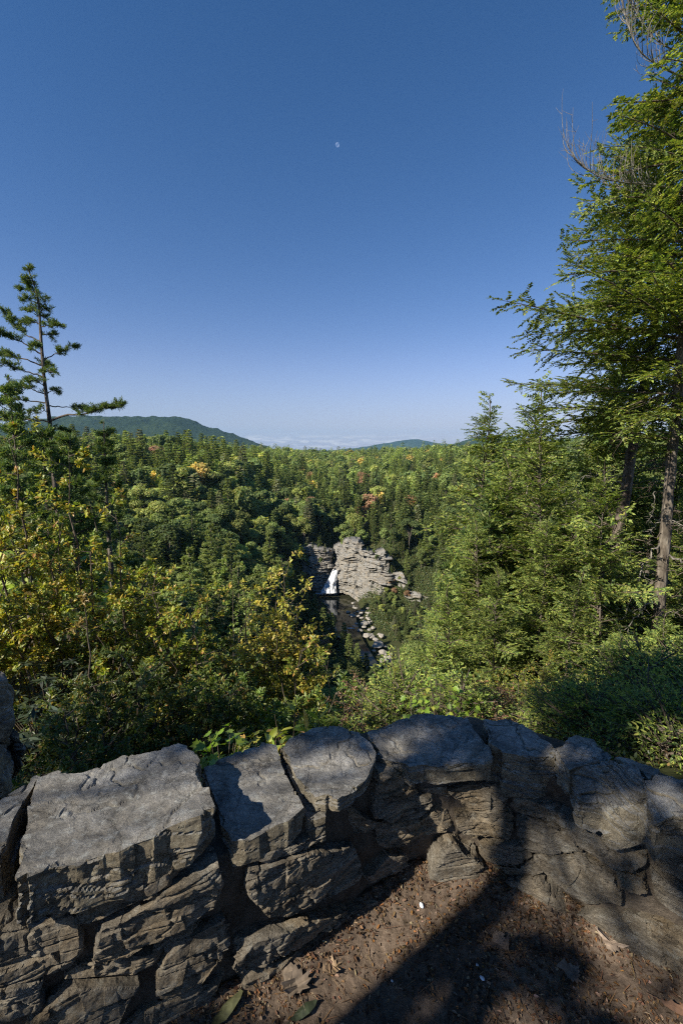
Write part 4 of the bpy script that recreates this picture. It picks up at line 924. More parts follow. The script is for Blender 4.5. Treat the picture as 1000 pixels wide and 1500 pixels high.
pine(150, 618, 24, 35, 'short round topped pine right of the windswept pine trunk', 2.0, .4)
pine(62, 628, 19, 37, 'bushy pine hiding the foot of the tall windswept pine', 1.7, .5)
pine(100, 640, 18, 38, 'low pine in front of the windswept pine, just over the yellow shrubs', 1.6, .5)
pine(22, 622, 17, 36, 'low dark pine below the windswept pine limbs at the left edge', 1.8, .45)
pine(745, 668, 12.5, 32, 'soft long needled pine top among the hemlocks under the right skyline', 1.3, .45)
pine(722, 735, 11, 33, 'pale green long needled pine just below the pine top at the right', 1.3, .5)
print('pines', round(time.time()-T0, 1))

# ------------------------------------------------------------------ shrubs and saplings behind the wall
AUT = [(.17, .185, .03, 4), (.095, .125, .024, 4), (.25, .21, .036, 2.2), (.30, .16, .04, .9), (.045, .065, .016, 2.5), (.24, .09, .035, .35)]
GRN = [(.07, .105, .022, 4), (.11, .14, .026, 2.5), (.04, .06, .016, 3), (.22, .18, .04, .6)]
YEL = [(.26, .23, .042, 4), (.18, .185, .034, 3), (.32, .21, .055, 1.2), (.08, .10, .022, 1.8)]
DRK = [(.035, .055, .016, 4), (.06, .08, .02, 3), (.14, .13, .03, .9), (.22, .11, .03, .5), (.11, .13, .025, 1)]
PALE = [(.13, .18, .04, 4), (.17, .20, .05, 2), (.08, .12, .03, 2), (.24, .20, .05, .5)]
RED = [(.12, .06, .04, 3), (.18, .10, .06, 2), (.09, .08, .04, 2), (.25, .12, .05, .6)]
LIME = [(.10, .15, .02, 4), (.07, .11, .017, 3), (.14, .15, .025, 1)]
def shrub(name, label, px, top_py, Y, R, n, leaf, pal, sd, wl=.5, mat=None, cat='shrub', low=.08, stems=7, lift=.35, group=None, bare=0, shape=1.0, droop=.15):
    rng = np.random.default_rng(sd); T = at(px, top_py, Y); zg = float(terrain_z([T[0]], [Y])[0]); H = T[2]-zg; base = np.array([T[0], Y, zg])
    w, f = Acc(), Acc(); ends = []
    for s in range(stems):
        az = rng.uniform(0, 6.283); q = rng.uniform(.1, 1)**.6*R; h = H*(1-.35*(q/R)**2)*(rng.uniform(.78, 1.0) if shape <= 1 else rng.uniform(.9, 1.0)) if s else H
        if s == 0: q = 0.05
        P = resample([[0, 0, -.3], [math.cos(az)*q*.3, math.sin(az)*q*.3, h*.4], [math.cos(az)*q*.75, math.sin(az)*q*.75, h*.78], [math.cos(az)*q, math.sin(az)*q, h]], 14); P[1:] += rng.normal(0, .025, P[1:].shape)
        tube(w, P, np.linspace(.010+.006*H, .003, 14), 6)
        nb = int(9+H*5)
        for b in range(nb):
            t = rng.uniform(low, 1); i = t*13; a = int(min(12, i)); B = P[a]+(P[a+1]-P[a])*(i-a); az2 = rng.uniform(0, 6.283)
            l = R*rng.uniform(.2, .62)*(1.15-(.75 if shape <= 1 else .45)*t)*shape+.12; d = np.array([math.cos(az2), math.sin(az2), rng.uniform(.05, .9)])
            E = resample([B, B+d*l*.55, B+d*l+[0, 0, -.06*l]], 7); tube(w, E, np.linspace(.006, .002, 7), 3); ends.append(E)
            for _ in range(2):
                j = rng.integers(2, 6); d3 = nrm(d+rng.normal(0, .7, 3)); E3 = np.linspace(E[j], E[j]+d3*l*.45, 7); ends.append(E3); tube(w, E3[[0, 3, 6]], [.003, .0022, .001], 3)
    E = np.array(ends); k = rng.integers(0, len(E), n); t = rng.uniform(.15, 1, n)**.7*6; a = np.minimum(t.astype(int), 5); o = E[k, a]+(E[k, a+1]-E[k, a])*(t-a)[:, None]
    ax = nrm(E[k, a+1]-E[k, a]); rd = rng.normal(size=(n, 3)); rd -= ax*(rd*ax).sum(1)[:, None]; d = nrm(ax*.55+nrm(rd)*.8+np.array([0, 0, lift-.35]))
    up = nrm(rng.normal(0, .55, (n, 3))+np.array([0, 0, 1.])+SUN_DIR*.5)
    o = o+rng.normal(0, .012, (n, 3)); ln = rng.uniform(leaf[0], leaf[1], n)
    c = pick(rng, pal, n, .22); br = fbm(o*1.4+sd, sd, 2)[:, None]; alt = pick(rng, pal, 60, .1)[(noise(o*1.1+9, sd)*59).astype(int)]
    c = c*.65+alt*.35
    cards(f, o, d, up, ln, ln*wl*rng.uniform(.8, 1.15, n), c, .3, .42, droop)
    e = empty(name, base); tag(e, label, cat, group); build('stems', w, M_TWIG, e, True); build('leaves', f, mat or M_LEAF, e)
    return e
SH = [  # px, top py, Y, R, leaves, leaf size, palette, shape
 ('birch_shrub', 'tall shrub of yellow and orange leaves at the left edge under the windswept pine', 25, 642, 5.2, 1.1, 6500, (.06, .10), AUT, .5, 9),
 ('birch_shrub', 'tall yellow green shrub right of the orange one, its top level with the pine foot', 105, 662, 5.4, 1.05, 6000, (.06, .10), AUT, .5, 8),
 ('birch_shrub', 'leafy shrub whose loose pale tips stand before the dark left slope', 175, 748, 5.2, .95, 4200, (.055, .09), AUT, .5, 7),
 ('birch_shrub', 'golden leaved shrub between the wall pier and the yellow shrubs', -70, 700, 4.4, 1.0, 3600, (.06, .10), YEL, .5, 7),
 ('dogwood_shrub', 'shrub with scattered red and orange leaves low in front of the left slope', 235, 830, 4.8, .85, 3800, (.05, .085), AUT, .5, 7),
 ('dogwood_shrub', 'dense dark leaved shrub in the middle of the left thicket', 130, 880, 4.2, .85, 4600, (.045, .08), DRK, .48, 8),
 ('maple_tree', 'airy pale green small tree left of the yellow leaved sapling', 335, 832, 10.5, 1.5, 5200, (.06, .10), PALE, .6, 9),
 ('cherry_sapling', 'sapling covered in drooping yellow leaves in front of the waterfall cliff', 420, 818, 6.4, .52, 3400, (.07, .105), YEL, .5, 13),
 ('cherry_sapling', 'shorter golden sapling left of the yellow leaved one, with orange tips', 362, 872, 6.2, .5, 2600, (.06, .095), YEL, .5, 10),
 ('dogwood_shrub', 'broad mixed green and gold shrub below the yellow sapling', 405, 935, 5.2, .85, 4600, (.05, .085), AUT, .48, 8),
 ('dogwood_shrub', 'dark green shrub left of the golden sapling', 290, 915, 4.6, .75, 4200, (.05, .085), DRK, .5, 8),
 ('laurel_shrub', 'shaded dark shrub close behind the long coping slab', 190, 985, 3.4, .7, 4200, (.04, .07), DRK, .45, 8),
 ('laurel_shrub', 'shaded leafy shrub behind the gap between the first two coping slabs', 310, 1000, 3.6, .7, 4200, (.04, .075), DRK, .45, 8),
 ('laurel_shrub', 'low thicket behind the middle of the wall with olive leaves', 440, 1000, 4.0, .75, 4200, (.045, .08), GRN, .45, 8),
 ('laurel_shrub', 'dark thicket between the wall pier and the long coping slab', 90, 1040, 2.9, .55, 3600, (.035, .06), DRK, .45, 8),
 ('birch_sapling', 'small green and gold tree below the stream bed with orange twig ends', 480, 958, 8.5, .7, 2600, (.05, .08), GRN, .5, 7),
 ('birch_sapling', 'little sapling with light orange leaves left of the stream boulders', 512, 978, 7.0, .3, 700, (.04, .065), YEL, .5, 4),
 ('hobblebush', 'russet brown twiggy shrub behind the middle coping stones', 528, 1010, 4.2, .5, 1700, (.03, .05), RED, .4, 9),
 ('blueberry_shrub', 'twiggy shrub with small orange and red leaves under the sunlit hemlocks', 790, 985, 5.2, .75, 3000, (.028, .05), AUT, .5, 11),
 ('blueberry_shrub', 'brown twiggy low shrub left of the orange leaved one', 720, 1010, 4.6, .5, 1500, (.028, .045), RED, .5, 11),
 ('laurel_shrub', 'green shrub between the stream bed and the right hemlocks', 575, 1000, 5.0, .6, 3000, (.04, .07), GRN, .45, 8),
 ('laurel_shrub', 'shaded shrub behind the pale broad coping slab', 610, 1015, 3.9, .55, 2600, (.04, .07), DRK, .45, 7),
]
for q, (nm, lb, px, ty, Y, R, n, lf, pal, wl, st) in enumerate(SH):
    shrub(nm, lb, px, ty, Y, R, int(n*2.8), (lf[0]*.6, lf[1]*.70), pal, 300+q, wl, None, 'tree' if 'tree' in nm else 'sapling' if 'sapling' in nm else 'shrub', stems=st, shape=1.5 if nm == 'cherry_sapling' else 1.0, low=.3 if nm == 'cherry_sapling' else .08)
# rhododendron: whorls of long dull leaves
def rhodo(label, px, py, Y, R, nw, sd):
    rng = np.random.default_rng(sd); T = at(px, py, Y); zg = float(terrain_z([T[0]], [Y])[0]); H = T[2]-zg; base = np.array([T[0], Y, zg]); w, f = Acc(), Acc()
    for k in range(nw):
        az = rng.uniform(0, 6.283); q = R*rng.uniform(0, 1)**.5; h = H*(rng.uniform(.45, 1)-.3*(q/R)**2); tip = np.array([math.cos(az)*q, math.sin(az)*q, h])
        tube(w, resample([[0, 0, -.2], tip*[.4, .4, .5], tip*[.9, .9, .85], tip], 9), np.linspace(.014, .005, 9), 5)
        m = rng.integers(7, 12); a = np.linspace(0, 6.283, m, endpoint=False)+rng.normal(0, .2, m)
        d = np.stack([np.cos(a), np.sin(a), rng.normal(.12, .25, m)], 1); ln = rng.uniform(.07, .115, m)
        cards(f, np.repeat(tip[None], m, 0), d, np.array([[0, 0, 1.]]).repeat(m, 0)+rng.normal(0, .25, (m, 3)), ln, ln*.26, pick(rng, [(.055, .075, .045, 3), (.04, .06, .03, 3), (.09, .11, .08, 1)], m, .15), -.2, .4, .25)
    e = empty('rhododendron', base); tag(e, label, 'shrub'); build('stems', w, M_TWIG, e, True); build('leaves', f, M_GLOSSY, e)
rhodo('rhododendron with long dull grey green leaves above the wall pier', 75, 950, 4.3, .55, 150, 61)
rhodo('darker rhododendron lower down beside the wall pier', 62, 1035, 3.4, .36, 70, 62)
# lobed maple leaves as single blades with five points
def maple_sapling(label, px, py, Y, R, n, size, pal, sd):
    rng = np.random.default_rng(sd); T = at(px, py, Y); zg = float(terrain_z([T[0]], [Y])[0]); H = T[2]-zg; base = np.array([T[0], Y, zg]); w, f = Acc(), Acc()
    prof = np.array([(0, 0), (.30, -.02), (.24, .14), (.52, .28), (.34, .36), (.30, .42), (.30, .66), (.14, .62), (0, 1.0)])
    ring = np.vstack([prof, prof[-2:0:-1]*[-1, 1]]); K = len(ring)
    for k in range(n):
        az = rng.uniform(0, 6.283); q = R*rng.uniform(.1, 1)**.6; h = H*(rng.uniform(.62, 1)-.25*(q/R)**2)
        tip = np.array([math.cos(az)*q, math.sin(az)*q, h])
        if k % 3 == 0: tube(w, resample([[0, 0, -.2], tip*[.2, .2, .6], tip*[.8, .8, .93], tip], 8), np.linspace(.009, .002, 8), 4)
        d = nrm(np.array([math.cos(az), math.sin(az), rng.uniform(-.8, .0)])+rng.normal(0, .35, 3)); up = nrm(np.array([0, 0, 1.])+SUN_DIR*.5+rng.normal(0, .35, 3)); s = nrm(np.cross(d, up)); N = np.cross(s, d)
        sz = rng.uniform(*size); V = tip+(ring[:, :1]*s+ring[:, 1:]*d+(np.abs(ring[:, :1])*.25-ring[:, 1:]**2*.15)*N)*sz
        V = np.vstack([V, tip+d*.38*sz-N*.02*sz]); c = K
        Q = np.array([[c, 2*i % K, (2*i+1) % K, (2*i+2) % K] for i in range(K//2)]); f.add(V, Q, pick(rng, pal, 1, .2))
    e = empty('maple_sapling', base); tag(e, label, 'sapling'); build('stems', w, M_TWIG, e, True); build('leaves', f, M_LEAF, e)
maple_sapling('bright lime green maple sapling just behind the notch between two coping slabs', 325, 1068, 2.35, .24, 130, (.05, .085), LIME, 71)
maple_sapling('bright green maple sapling behind the broad pale coping slab', 645, 990, 3.8, .34, 190, (.04, .07), LIME, 72)
maple_sapling('yellowing maple sapling right of the bright lime one', 375, 1062, 2.7, .25, 60, (.06, .09), [(.20, .21, .04, 3), (.13, .14, .03, 2), (.26, .15, .04, 1)], 73)
# upright long leaved sprouts
rngs = np.random.default_rng(5)
for q, (px, py, Y, nn, lb) in enumerate([(420, 1040, 2.7, 9, 'upright sprout of long yellow green leaves behind the third coping slab'), (465, 1040, 2.6, 12, 'sprout of drooping yellow green leaves behind the middle coping slabs'), (400, 1055, 2.5, 8, 'leafy sprout with a few ochre leaves beside the upright sprout')]):
    T = at(px, py, Y); zg = float(terrain_z([T[0]], [Y])[0]); H = T[2]-zg; w, f = Acc(), Acc()
    for s in range(3):
        x, y = rngs.normal(0, .06, 2); P = resample([[0, 0, -.2], [x*.5, y*.5, H*.6], [x, y, H*rngs.uniform(.85, 1)]], 10); tube(w, P, np.linspace(.007, .002, 10), 4)
        i = rngs.integers(5, 10, nn); az = rngs.uniform(0, 6.283, nn); d = np.stack([np.cos(az)*.7, np.sin(az)*.7, rngs.uniform(-.5, 1.0, nn)], 1); ln = rngs.uniform(.07, .13, nn)
        cards(f, P[i], d, rngs.normal(0, .4, (nn, 3))+[0, 0, 1.], ln, ln*.36, pick(rngs, [(.20, .22, .035, 3), (.13, .17, .03, 2), (.30, .20, .05, .8)], nn, .15), .25, .45, .2)
    e = empty('sassafras_sprout', (T[0], Y, zg)); tag(e, lb, 'sapling'); build('stems', w, M_TWIG, e, True); build('leaves', f, M_LEAF, e)
print('shrubs', round(time.time()-T0, 1))

# ------------------------------------------------------------------ forest
CON_P = [[(.040, .065, .018, 3), (.028, .05, .015, 3), (.06, .085, .022, 1.5)], [(.055, .085, .02, 3), (.04, .065, .018, 2), (.075, .10, .025, 1.5)], [(.06, .075, .045, 3), (.045, .06, .033, 2)]]
BRD_P = [[(.055, .085, .02, 3), (.04, .065, .016, 3), (.075, .105, .024, 2)], [(.085, .115, .024, 3), (.065, .09, .02, 2), (.11, .13, .03, 1)], [(.032, .055, .016, 3), (.045, .07, .018, 2)], [(.14, .13, .03, 3), (.10, .11, .026, 2), (.19, .14, .035, 1)], [(.10, .07, .04, 3), (.13, .075, .04, 2), (.07, .065, .03, 2)]]
def conifer(sd, H, R, pal, n, sz, slim=1.0):
    rng = np.random.default_rng(sd); f, w = Acc(), Acc(); tube(w, [[0, 0, -2], [0, 0, H*.5], [0, 0, H*.99]], [.28, .18, .04], 6)
    nw = int(H/1.15); O, D = [], []
    for k in range(nw):
        t = k/(nw-1); z = H*(.16+.84*t); rr = R*(1-t)**.75*rng.uniform(.75, 1.1)+.35
        nb = 6 if t < .85 else 4; a0 = rng.uniform(0, 6.28)
        for b in range(nb):
            az = a0+b*6.283/nb+rng.normal(0, .25); L = rr*rng.uniform(.6, 1.15); m = max(3, int(n/nw/nb*(1.5-t)))
            if t < .4 and rng.random() < .15: continue
            u = rng.uniform(.15, 1, m)**.6; lat = rng.normal(0, .16, m)*L*u
            O.append(np.stack([np.cos(az)*L*u-np.sin(az)*lat, np.sin(az)*L*u+np.cos(az)*lat, z+L*u*.12-.10*L*u*u+rng.normal(0, .14, m)], 1))
            D.append(np.stack([np.cos(az)+rng.normal(0, .5, m), np.sin(az)+rng.normal(0, .5, m), rng.normal(.05, .22, m)], 1))
    O = np.concatenate(O); D = np.concatenate(D); m = len(O)
    cards(f, O, D, rng.normal(0, .35, (m, 3))+[0, 0, 1.], sz*rng.uniform(.7, 1.3, m), sz*.42*rng.uniform(.7, 1.3, m), pick(rng, pal, m, .22), .25, .4, .1)
    return w, f
def broadleaf(sd, H, R, pal, n, sz):
    rng = np.random.default_rng(sd); f, w = Acc(), Acc(); hb = H*.42
    nl = rng.integers(10, 15); c = []
    tube(w, [[0, 0, -2], [.1, .1, hb], [0, 0, H*.8]], [.26, .2, .05], 6)
    for k in range(nl):
        az = rng.uniform(0, 6.283); q = R*.72*rng.uniform(0, 1)**.55; z = hb+(H-hb)*(.12+.78*rng.uniform()*(1-.45*(q/R)**2)); lr = R*rng.uniform(.32, .55)
        if k == 0: q, z, lr = 0, H-R*.42, R*.45
        cc = np.array([math.cos(az)*q, math.sin(az)*q, z]); c.append((cc, lr)); tube(w, [[0, 0, hb*.8], cc*[.5, .5, 1]-[0, 0, lr*.4], cc], [.12, .08, .03], 4)
    O, D, U = [], [], []
    for cc, lr in c:
        m = int(n/nl); v = nrm(rng.normal(size=(m, 3))); v[:, 2] = np.where(v[:, 2] < -.35, -v[:, 2]*.6, v[:, 2]); v = nrm(v)
        O.append(cc+v*lr*np.array([1, 1, .78])*rng.uniform(.62, 1.08, (m, 1))); U.append(nrm(v+rng.normal(0, .45, (m, 3))+[0, 0, .35])); D.append(rng.normal(size=(m, 3))+[0, 0, -.3])
    O = np.concatenate(O); D = np.concatenate(D); U = np.concatenate(U); m = len(O); D = D-U*(D*U).sum(1)[:, None]
    cards(f, O, D, U, sz*rng.uniform(.7, 1.3, m), sz*.6*rng.uniform(.8, 1.3, m), pick(rng, pal, m, .22), .2, .42, .1)
    return w, f
def snag(sd, H):
    rng = np.random.default_rng(sd); w = Acc(); tube(w, [[0, 0, -2], [.1, 0, H*.5], [.2, .1, H]], [.2, .13, .03], 6); b = Acc()
    for k in range(26):
        z = H*rng.uniform(.3, .97); az = rng.uniform(0, 6.283); l = (1-z/H*.8)*rng.uniform(1, 3); e = np.array([math.cos(az), math.sin(az), rng.uniform(-.1, .6)])*l
        tube(b, [[.1, 0, z], np.array([.1, 0, z])+e*.6, np.array([.1, 0, z])+e+[0, 0, .2*l]], [.05, .035, .015], 4)
    return w, b
CON_P = [[(r*1.22, g, bl, w_) for r, g, bl, w_ in p] for p in CON_P]; BRD_P = [[(r*1.18, g, bl, w_) for r, g, bl, w_ in p] for p in BRD_P]
# tree kinds in three levels of detail: (kind, tone word, height, radius, builders)
KIND = []
for k in range(3): KIND.append(('pine_tree', ('dark', 'mid green', 'grey green')[k], 19, 3.6, [conifer(400+k, 19, 3.6, CON_P[k], nn, sz) for nn, sz in ((5200, .62), (2200, .95), (420, 1.9), (15000, .34))]))
for k in range(2): KIND.append(('hemlock_tree', ('slim dark', 'slim bright')[k], 17, 2.5, [conifer(420+k, 17, 2.5, CON_P[k], nn, sz) for nn, sz in ((4200, .55), (1900, .85), (360, 1.7), (13000, .32))]))
for k in range(5): KIND.append(('broadleaf_tree', ('mid green', 'light yellow green', 'dark green', 'yellowing', 'russet')[k], 15, 4.2, [broadleaf(440+k, 15, 4.2, BRD_P[k], nn, sz) for nn, sz in ((4200, .58), (1800, .92), (330, 2.0), (15000, .30))]))
KIND.append(('dead_tree', 'bare grey', 14, 1.5, [snag(460, 14)]*4))
KW = np.array([3, 3, 1.0, 2.2, 2.2, 3.2, 1.6, 2.4, .4, .35, .45]); KW /= KW.sum()
GORGE = np.array([(452, 812), (470, 800), (490, 806), (500, 792), (528, 792), (560, 806), (572, 822), (578, 842), (600, 842), (622, 872), (645, 885), (640, 905), (600, 905), (580, 908), (566, 918), (582, 975), (566, 985), (540, 955), (505, 925), (488, 905), (468, 880), (450, 860)], float)
def inside(px, py, P):
    r = np.zeros(px.shape, bool); n = len(P)
    for k in range(n):
        x1, y1 = P[k]; x2, y2 = P[(k+1) % n]; c = ((y1 > py) != (y2 > py)) & (px < (x2-x1)*(py-y1)/(y2-y1+1e-9)+x1); r ^= c
    return r
rng = np.random.default_rng(77); pts = []
def scatter(r0, r1, s, half):
    a = np.arange(-r1*1.25, r1*1.25, s); b = np.arange(0, r1, s); X, Y = np.meshgrid(a, b); X = X+rng.uniform(-.42, .42, X.shape)*s; Y = Y+rng.uniform(-.42, .42, Y.shape)*s
    X, Y = X.ravel(), Y.ravel(); r = np.hypot(X, Y); az = np.arctan2(X, Y); k = (r >= r0) & (r < r1) & (np.abs(az) < half); return X[k], Y[k]
TXs, TYs = [], []
for r0, r1, s, h in ((34, 150, 6.0, .95), (150, 430, 6.8, .82), (430, 800, 7.5, .78), (800, 1700, 11, .74)):
    a, b = scatter(r0, r1, s, h); TXs.append(a); TYs.append(b)
FX, FY = np.concatenate(TXs), np.concatenate(TYs); FR = np.hypot(FX, FY); FZ = terrain_z(FX, FY); nF = len(FX)
patch = noise(np.stack([FX*.018, FY*.018, FX*0], 1), 88)
kind = np.empty(nF, int)
for q in range(nF): kind[q] = rng.choice(len(KIND), p=KW)
hard = rng.random(nF) < .55                                           # stands of one sort: conifers in some patches, broadleaf in others
con = [0, 1, 3, 4]; brd = [5, 6, 7]
kind = np.where(hard & (patch > .55), np.array(con)[rng.integers(0, 4, nF)], kind); kind = np.where(hard & (patch < .42), np.array(brd)[rng.integers(0, 3, nF)], kind)
FS = np.clip(rng.lognormal(-.16, .24, nF), .5, 1.4)*np.where(FR > 800, 1.15, 1.0)
pxl = project(np.stack([FX, FY, FZ], 1))[0]; FS *= np.where(FR < 480, np.interp(pxl, [380, 470], [1.35, 1.0]), 1.0)
KH = np.array([k[2] for k in KIND]); KR = np.array([k[3] for k in KIND])
keep = (poly_dist(FX, FY, RIVER) > 11) & ((poly_dist(FX, FY, UPRIVER) > 4) | (FY < 258))
FH = KH[kind]*FS
bad = np.zeros(nF, bool)
for fz in (.12, .35, .6, .8, 1.0):
    for fx in (-.8, 0, .8):
        px, py = project(np.stack([FX+fx*KR[kind]*FS*(1.05-fz*.8), FY, FZ+FH*fz], 1)); bad |= inside(px, py, GORGE) & (FR < 285) & (FY < 262)
px0, py0 = project(np.stack([FX, FY, FZ+FH], 1))
for T_ in (at(490, 836, 257), at(484, 850, 253), at(480, 866, 250), at(500, 855, 250), at(505, 878, 243)):       # the fall itself stands in the sun
    for fz in (.3, .55, .8, 1.0):
        v_ = np.stack([FX, FY, FZ+FH*fz], 1)-T_; al = v_@SUN_DIR; bad |= (al > 0) & (np.linalg.norm(v_-al[:, None]*SUN_DIR, axis=1) < KR[kind]*FS*(1.1-fz*.7)+2.0) & (FR < 300)
edge = np.interp(px0, [-400, 0, 60, 100, 200, 300, 380, 440, 560, 620, 700, 720, 760, 1400], [655, 655, 648, 632, 638, 645, 649, 656, 655, 647, 647, 640, 620, 560])
edge = edge-rng.uniform(0, 1, nF)**3*16
over = (py0 < edge-6)&(FR < 900); FS = np.where(over & (FR > 60), FS*np.clip(1-(edge-6-py0)/FOC*FR/FH, .45, 1), FS); FH = KH[kind]*FS
px0, py0 = project(np.stack([FX, FY, FZ+FH], 1)); bad |= (FR < 185) & (px0 > 440) & (py0 < np.interp(px0, [440, 560, 600, 640, 700, 740, 800], [900, 985, 945, 905, 800, 710, 620])); keep &= ~bad & ~((py0 < edge-16) & (FR < 900))
# cliff tops carry no trees on the rock face itself
keep &= ~((FY > 222) & (FY < 266) & inside(*project(np.stack([FX, FY, FZ+1], 1)), GORGE))
idx = np.where(keep)[0]; idx = idx[np.argsort(FR[idx])]
# which of them the photo shows: paint them near to far into a coarse picture grid
G = np.zeros((188, 125), bool); gx_, gy_ = np.meshgrid(np.arange(125)*8+4., np.arange(188)*8+4.)
for P in ([(-10, 650), (60, 645), (130, 700), (200, 790), (250, 870), (320, 930), (400, 960), (480, 985), (560, 1000), (660, 960), (690, 880), (722, 800), (752, 720), (765, 600), (780, 560), (900, 400), (1010, 380), (1010, 1510), (-10, 1510)], [(375, 850), (400, 822), (440, 825), (455, 900), (460, 960), (370, 950)]):
    G |= inside(gx_.ravel(), gy_.ravel(), np.array(P, float)).reshape(G.shape)
vis = np.zeros(nF)
for q in idx:
    xs, ys = project(np.array([[FX[q]-KR[kind[q]]*FS[q]*.9, FY[q], FZ[q]+FH[q]*.3], [FX[q]+KR[kind[q]]*FS[q]*.9, FY[q], FZ[q]+FH[q]]]))
    a0, a1 = int(max(0, xs[0]//8)), int(min(125, xs[1]//8+1)); b0, b1 = int(max(0, ys[1]//8)), int(min(188, ys[0]//8+1))
    if a1 <= a0 or b1 <= b0: continue
    S = G[b0:b1, a0:a1]; vis[q] = (~S).sum()/max(1, S.size)*(xs[1]-xs[0])*(ys[0]-ys[1])
    m_ = max(0, int((b1-b0)*.15)); G[b0+m_:b1, a0:a1] = True
solo = []
for nm in ('pine_tree', 'hemlock_tree', 'broadleaf_tree', 'dead_tree'):
    c = [q for q in idx if KIND[kind[q]][0] == nm and vis[q] > 0 and FR[q] < 480]; c.sort(key=lambda q: -vis[q]-(1e6 if FR[q] < 100 else 0)); solo += c[:(190 if nm != 'dead_tree' else 24)]
solo += [q for q in idx if FR[q] < 170 and 470 < px0[q] < 1090 and q not in set(solo)]
solo_set = set(solo)
# labels: look, size and the place each tree grows, named by what one can find in the picture
def where(px, py, r):
    if py < 0: return ''
    if px < 60: w_ = 'behind the windswept pine'
    elif px < 200: w_ = 'under the long blue hill'
    elif px < 300: w_ = 'left of the pale airy tree'
    elif px < 380: w_ = 'above the pale airy tree'
    elif px < 445: w_ = 'above the yellow sapling'
    elif px < 495: w_ = 'straight above the waterfall'
    elif px < 545: w_ = 'above the ledged buff cliff'
    elif px < 600: w_ = 'above the right end of the cliffs'
    elif px < 660: w_ = 'above the broken pale cliff'
    elif px < 720: w_ = 'below the slim skyline hemlock'
    else: w_ = 'seen through the right hemlocks'
    h_ = 'on the skyline' if py < 672 else 'high up' if py < 705 else 'midway' if py < 745 else 'low down' if py < 800 else 'at the bottom'
    return h_+' '+w_
proto = {}; used = {}
for q in solo:
    kd = KIND[kind[q]]; lod = 3 if FR[q] < 165 else 0 if FR[q] < 260 else 1; key = (kind[q], lod); loc = (float(FX[q]), float(FY[q]), float(FZ[q])); rz = float(rng.uniform(0, 6.28)); s = float(FS[q])
    px, py = project(np.array([[FX[q], FY[q], FZ[q]+FH[q]*.85]])); size = 'tall' if FH[q] > 19 else 'short' if FH[q] < 13.5 else 'middling'
    size = '' if size == 'middling' else size; lb = f"{size} {kd[1]} {kd[0].replace('_tree', '').replace('broadleaf', 'broadleaved').replace('dead', 'dead')} {'snag' if kd[0] == 'dead_tree' else 'tree'} {where(px[0], py[0], FR[q])}"
    lb = lb.replace('bare grey dead snag', 'bare grey snag').replace('light yellow green', 'lime green').replace('slim dark hemlock', 'slim dark hemlock').strip(); used.setdefault(lb, []).append(q)
    if key not in proto:
        w, f = kd[4][lod]; e = empty(kd[0], loc, rz); tag(e, lb, 'tree'); build('trunk', w, M_DEAD if kd[0] == 'dead_tree' else M_BARK, e, True)
        build('branches' if kd[0] == 'dead_tree' else 'crown', f, M_DEAD if kd[0] == 'dead_tree' else M_FOREST, e); proto[key] = e
    else: e = copy_tree(proto[key], loc, rz, s, lb)
    e.scale = (s, s, s); e['group'] = 'trees of the gorge forest: '+lb
BUSH = [('on the bank right of the stream', [(548, 890), (566, 872), (604, 900), (608, 945), (592, 955), (572, 925)], 46), ('on the ledges between the two pale cliffs', [(563, 830), (582, 838), (604, 862), (596, 886), (560, 885)], 22), ('on the bank left of the pool', [(450, 880), (460, 890), (474, 922), (494, 950), (470, 955), (450, 910)], 22), ('on the bank below the broken pale cliff', [(600, 895), (650, 890), (650, 930), (600, 930)], 18)]
rb = np.random.default_rng(909); bp = {}
for q, (px, py, Y) in enumerate([(448, 803, 262), (458, 801, 260), (467, 803, 260), (476, 807, 262), (483, 810, 264), (530, 806, 252), (538, 808, 248), (548, 810, 244), (563, 806, 240), (571, 818, 237), (470, 826, 253), (552, 822, 237), (512, 790, 258), (575, 846, 236)]):
    k = [5, 0, 7, 2, 9, 6, 3, 5, 7, 0, 5, 7, 3, 6][q]; s = rb.uniform(.2, .34); P0 = at(px, py, Y); w, f = KIND[k][4][0]
    e = empty('young_conifer' if k < 5 else 'bush', P0-[0, 0, 1.2], q*1.3); e.scale = (s, s, s); tag(e, ('young conifer' if k < 5 else KIND[k][1].replace('light ', '')+' bush')+' clinging to the '+('left cliff top' if px < 490 else 'ledged right cliff')+[' at its edge', ', beside a bare joint', '', ' by a dark crack'][q % 4], 'tree' if k < 5 else 'shrub', 'cliff bushes'); build('trunk' if k < 5 else 'stems', w, M_BARK, e, True); build('crown', f, M_FOREST, e)
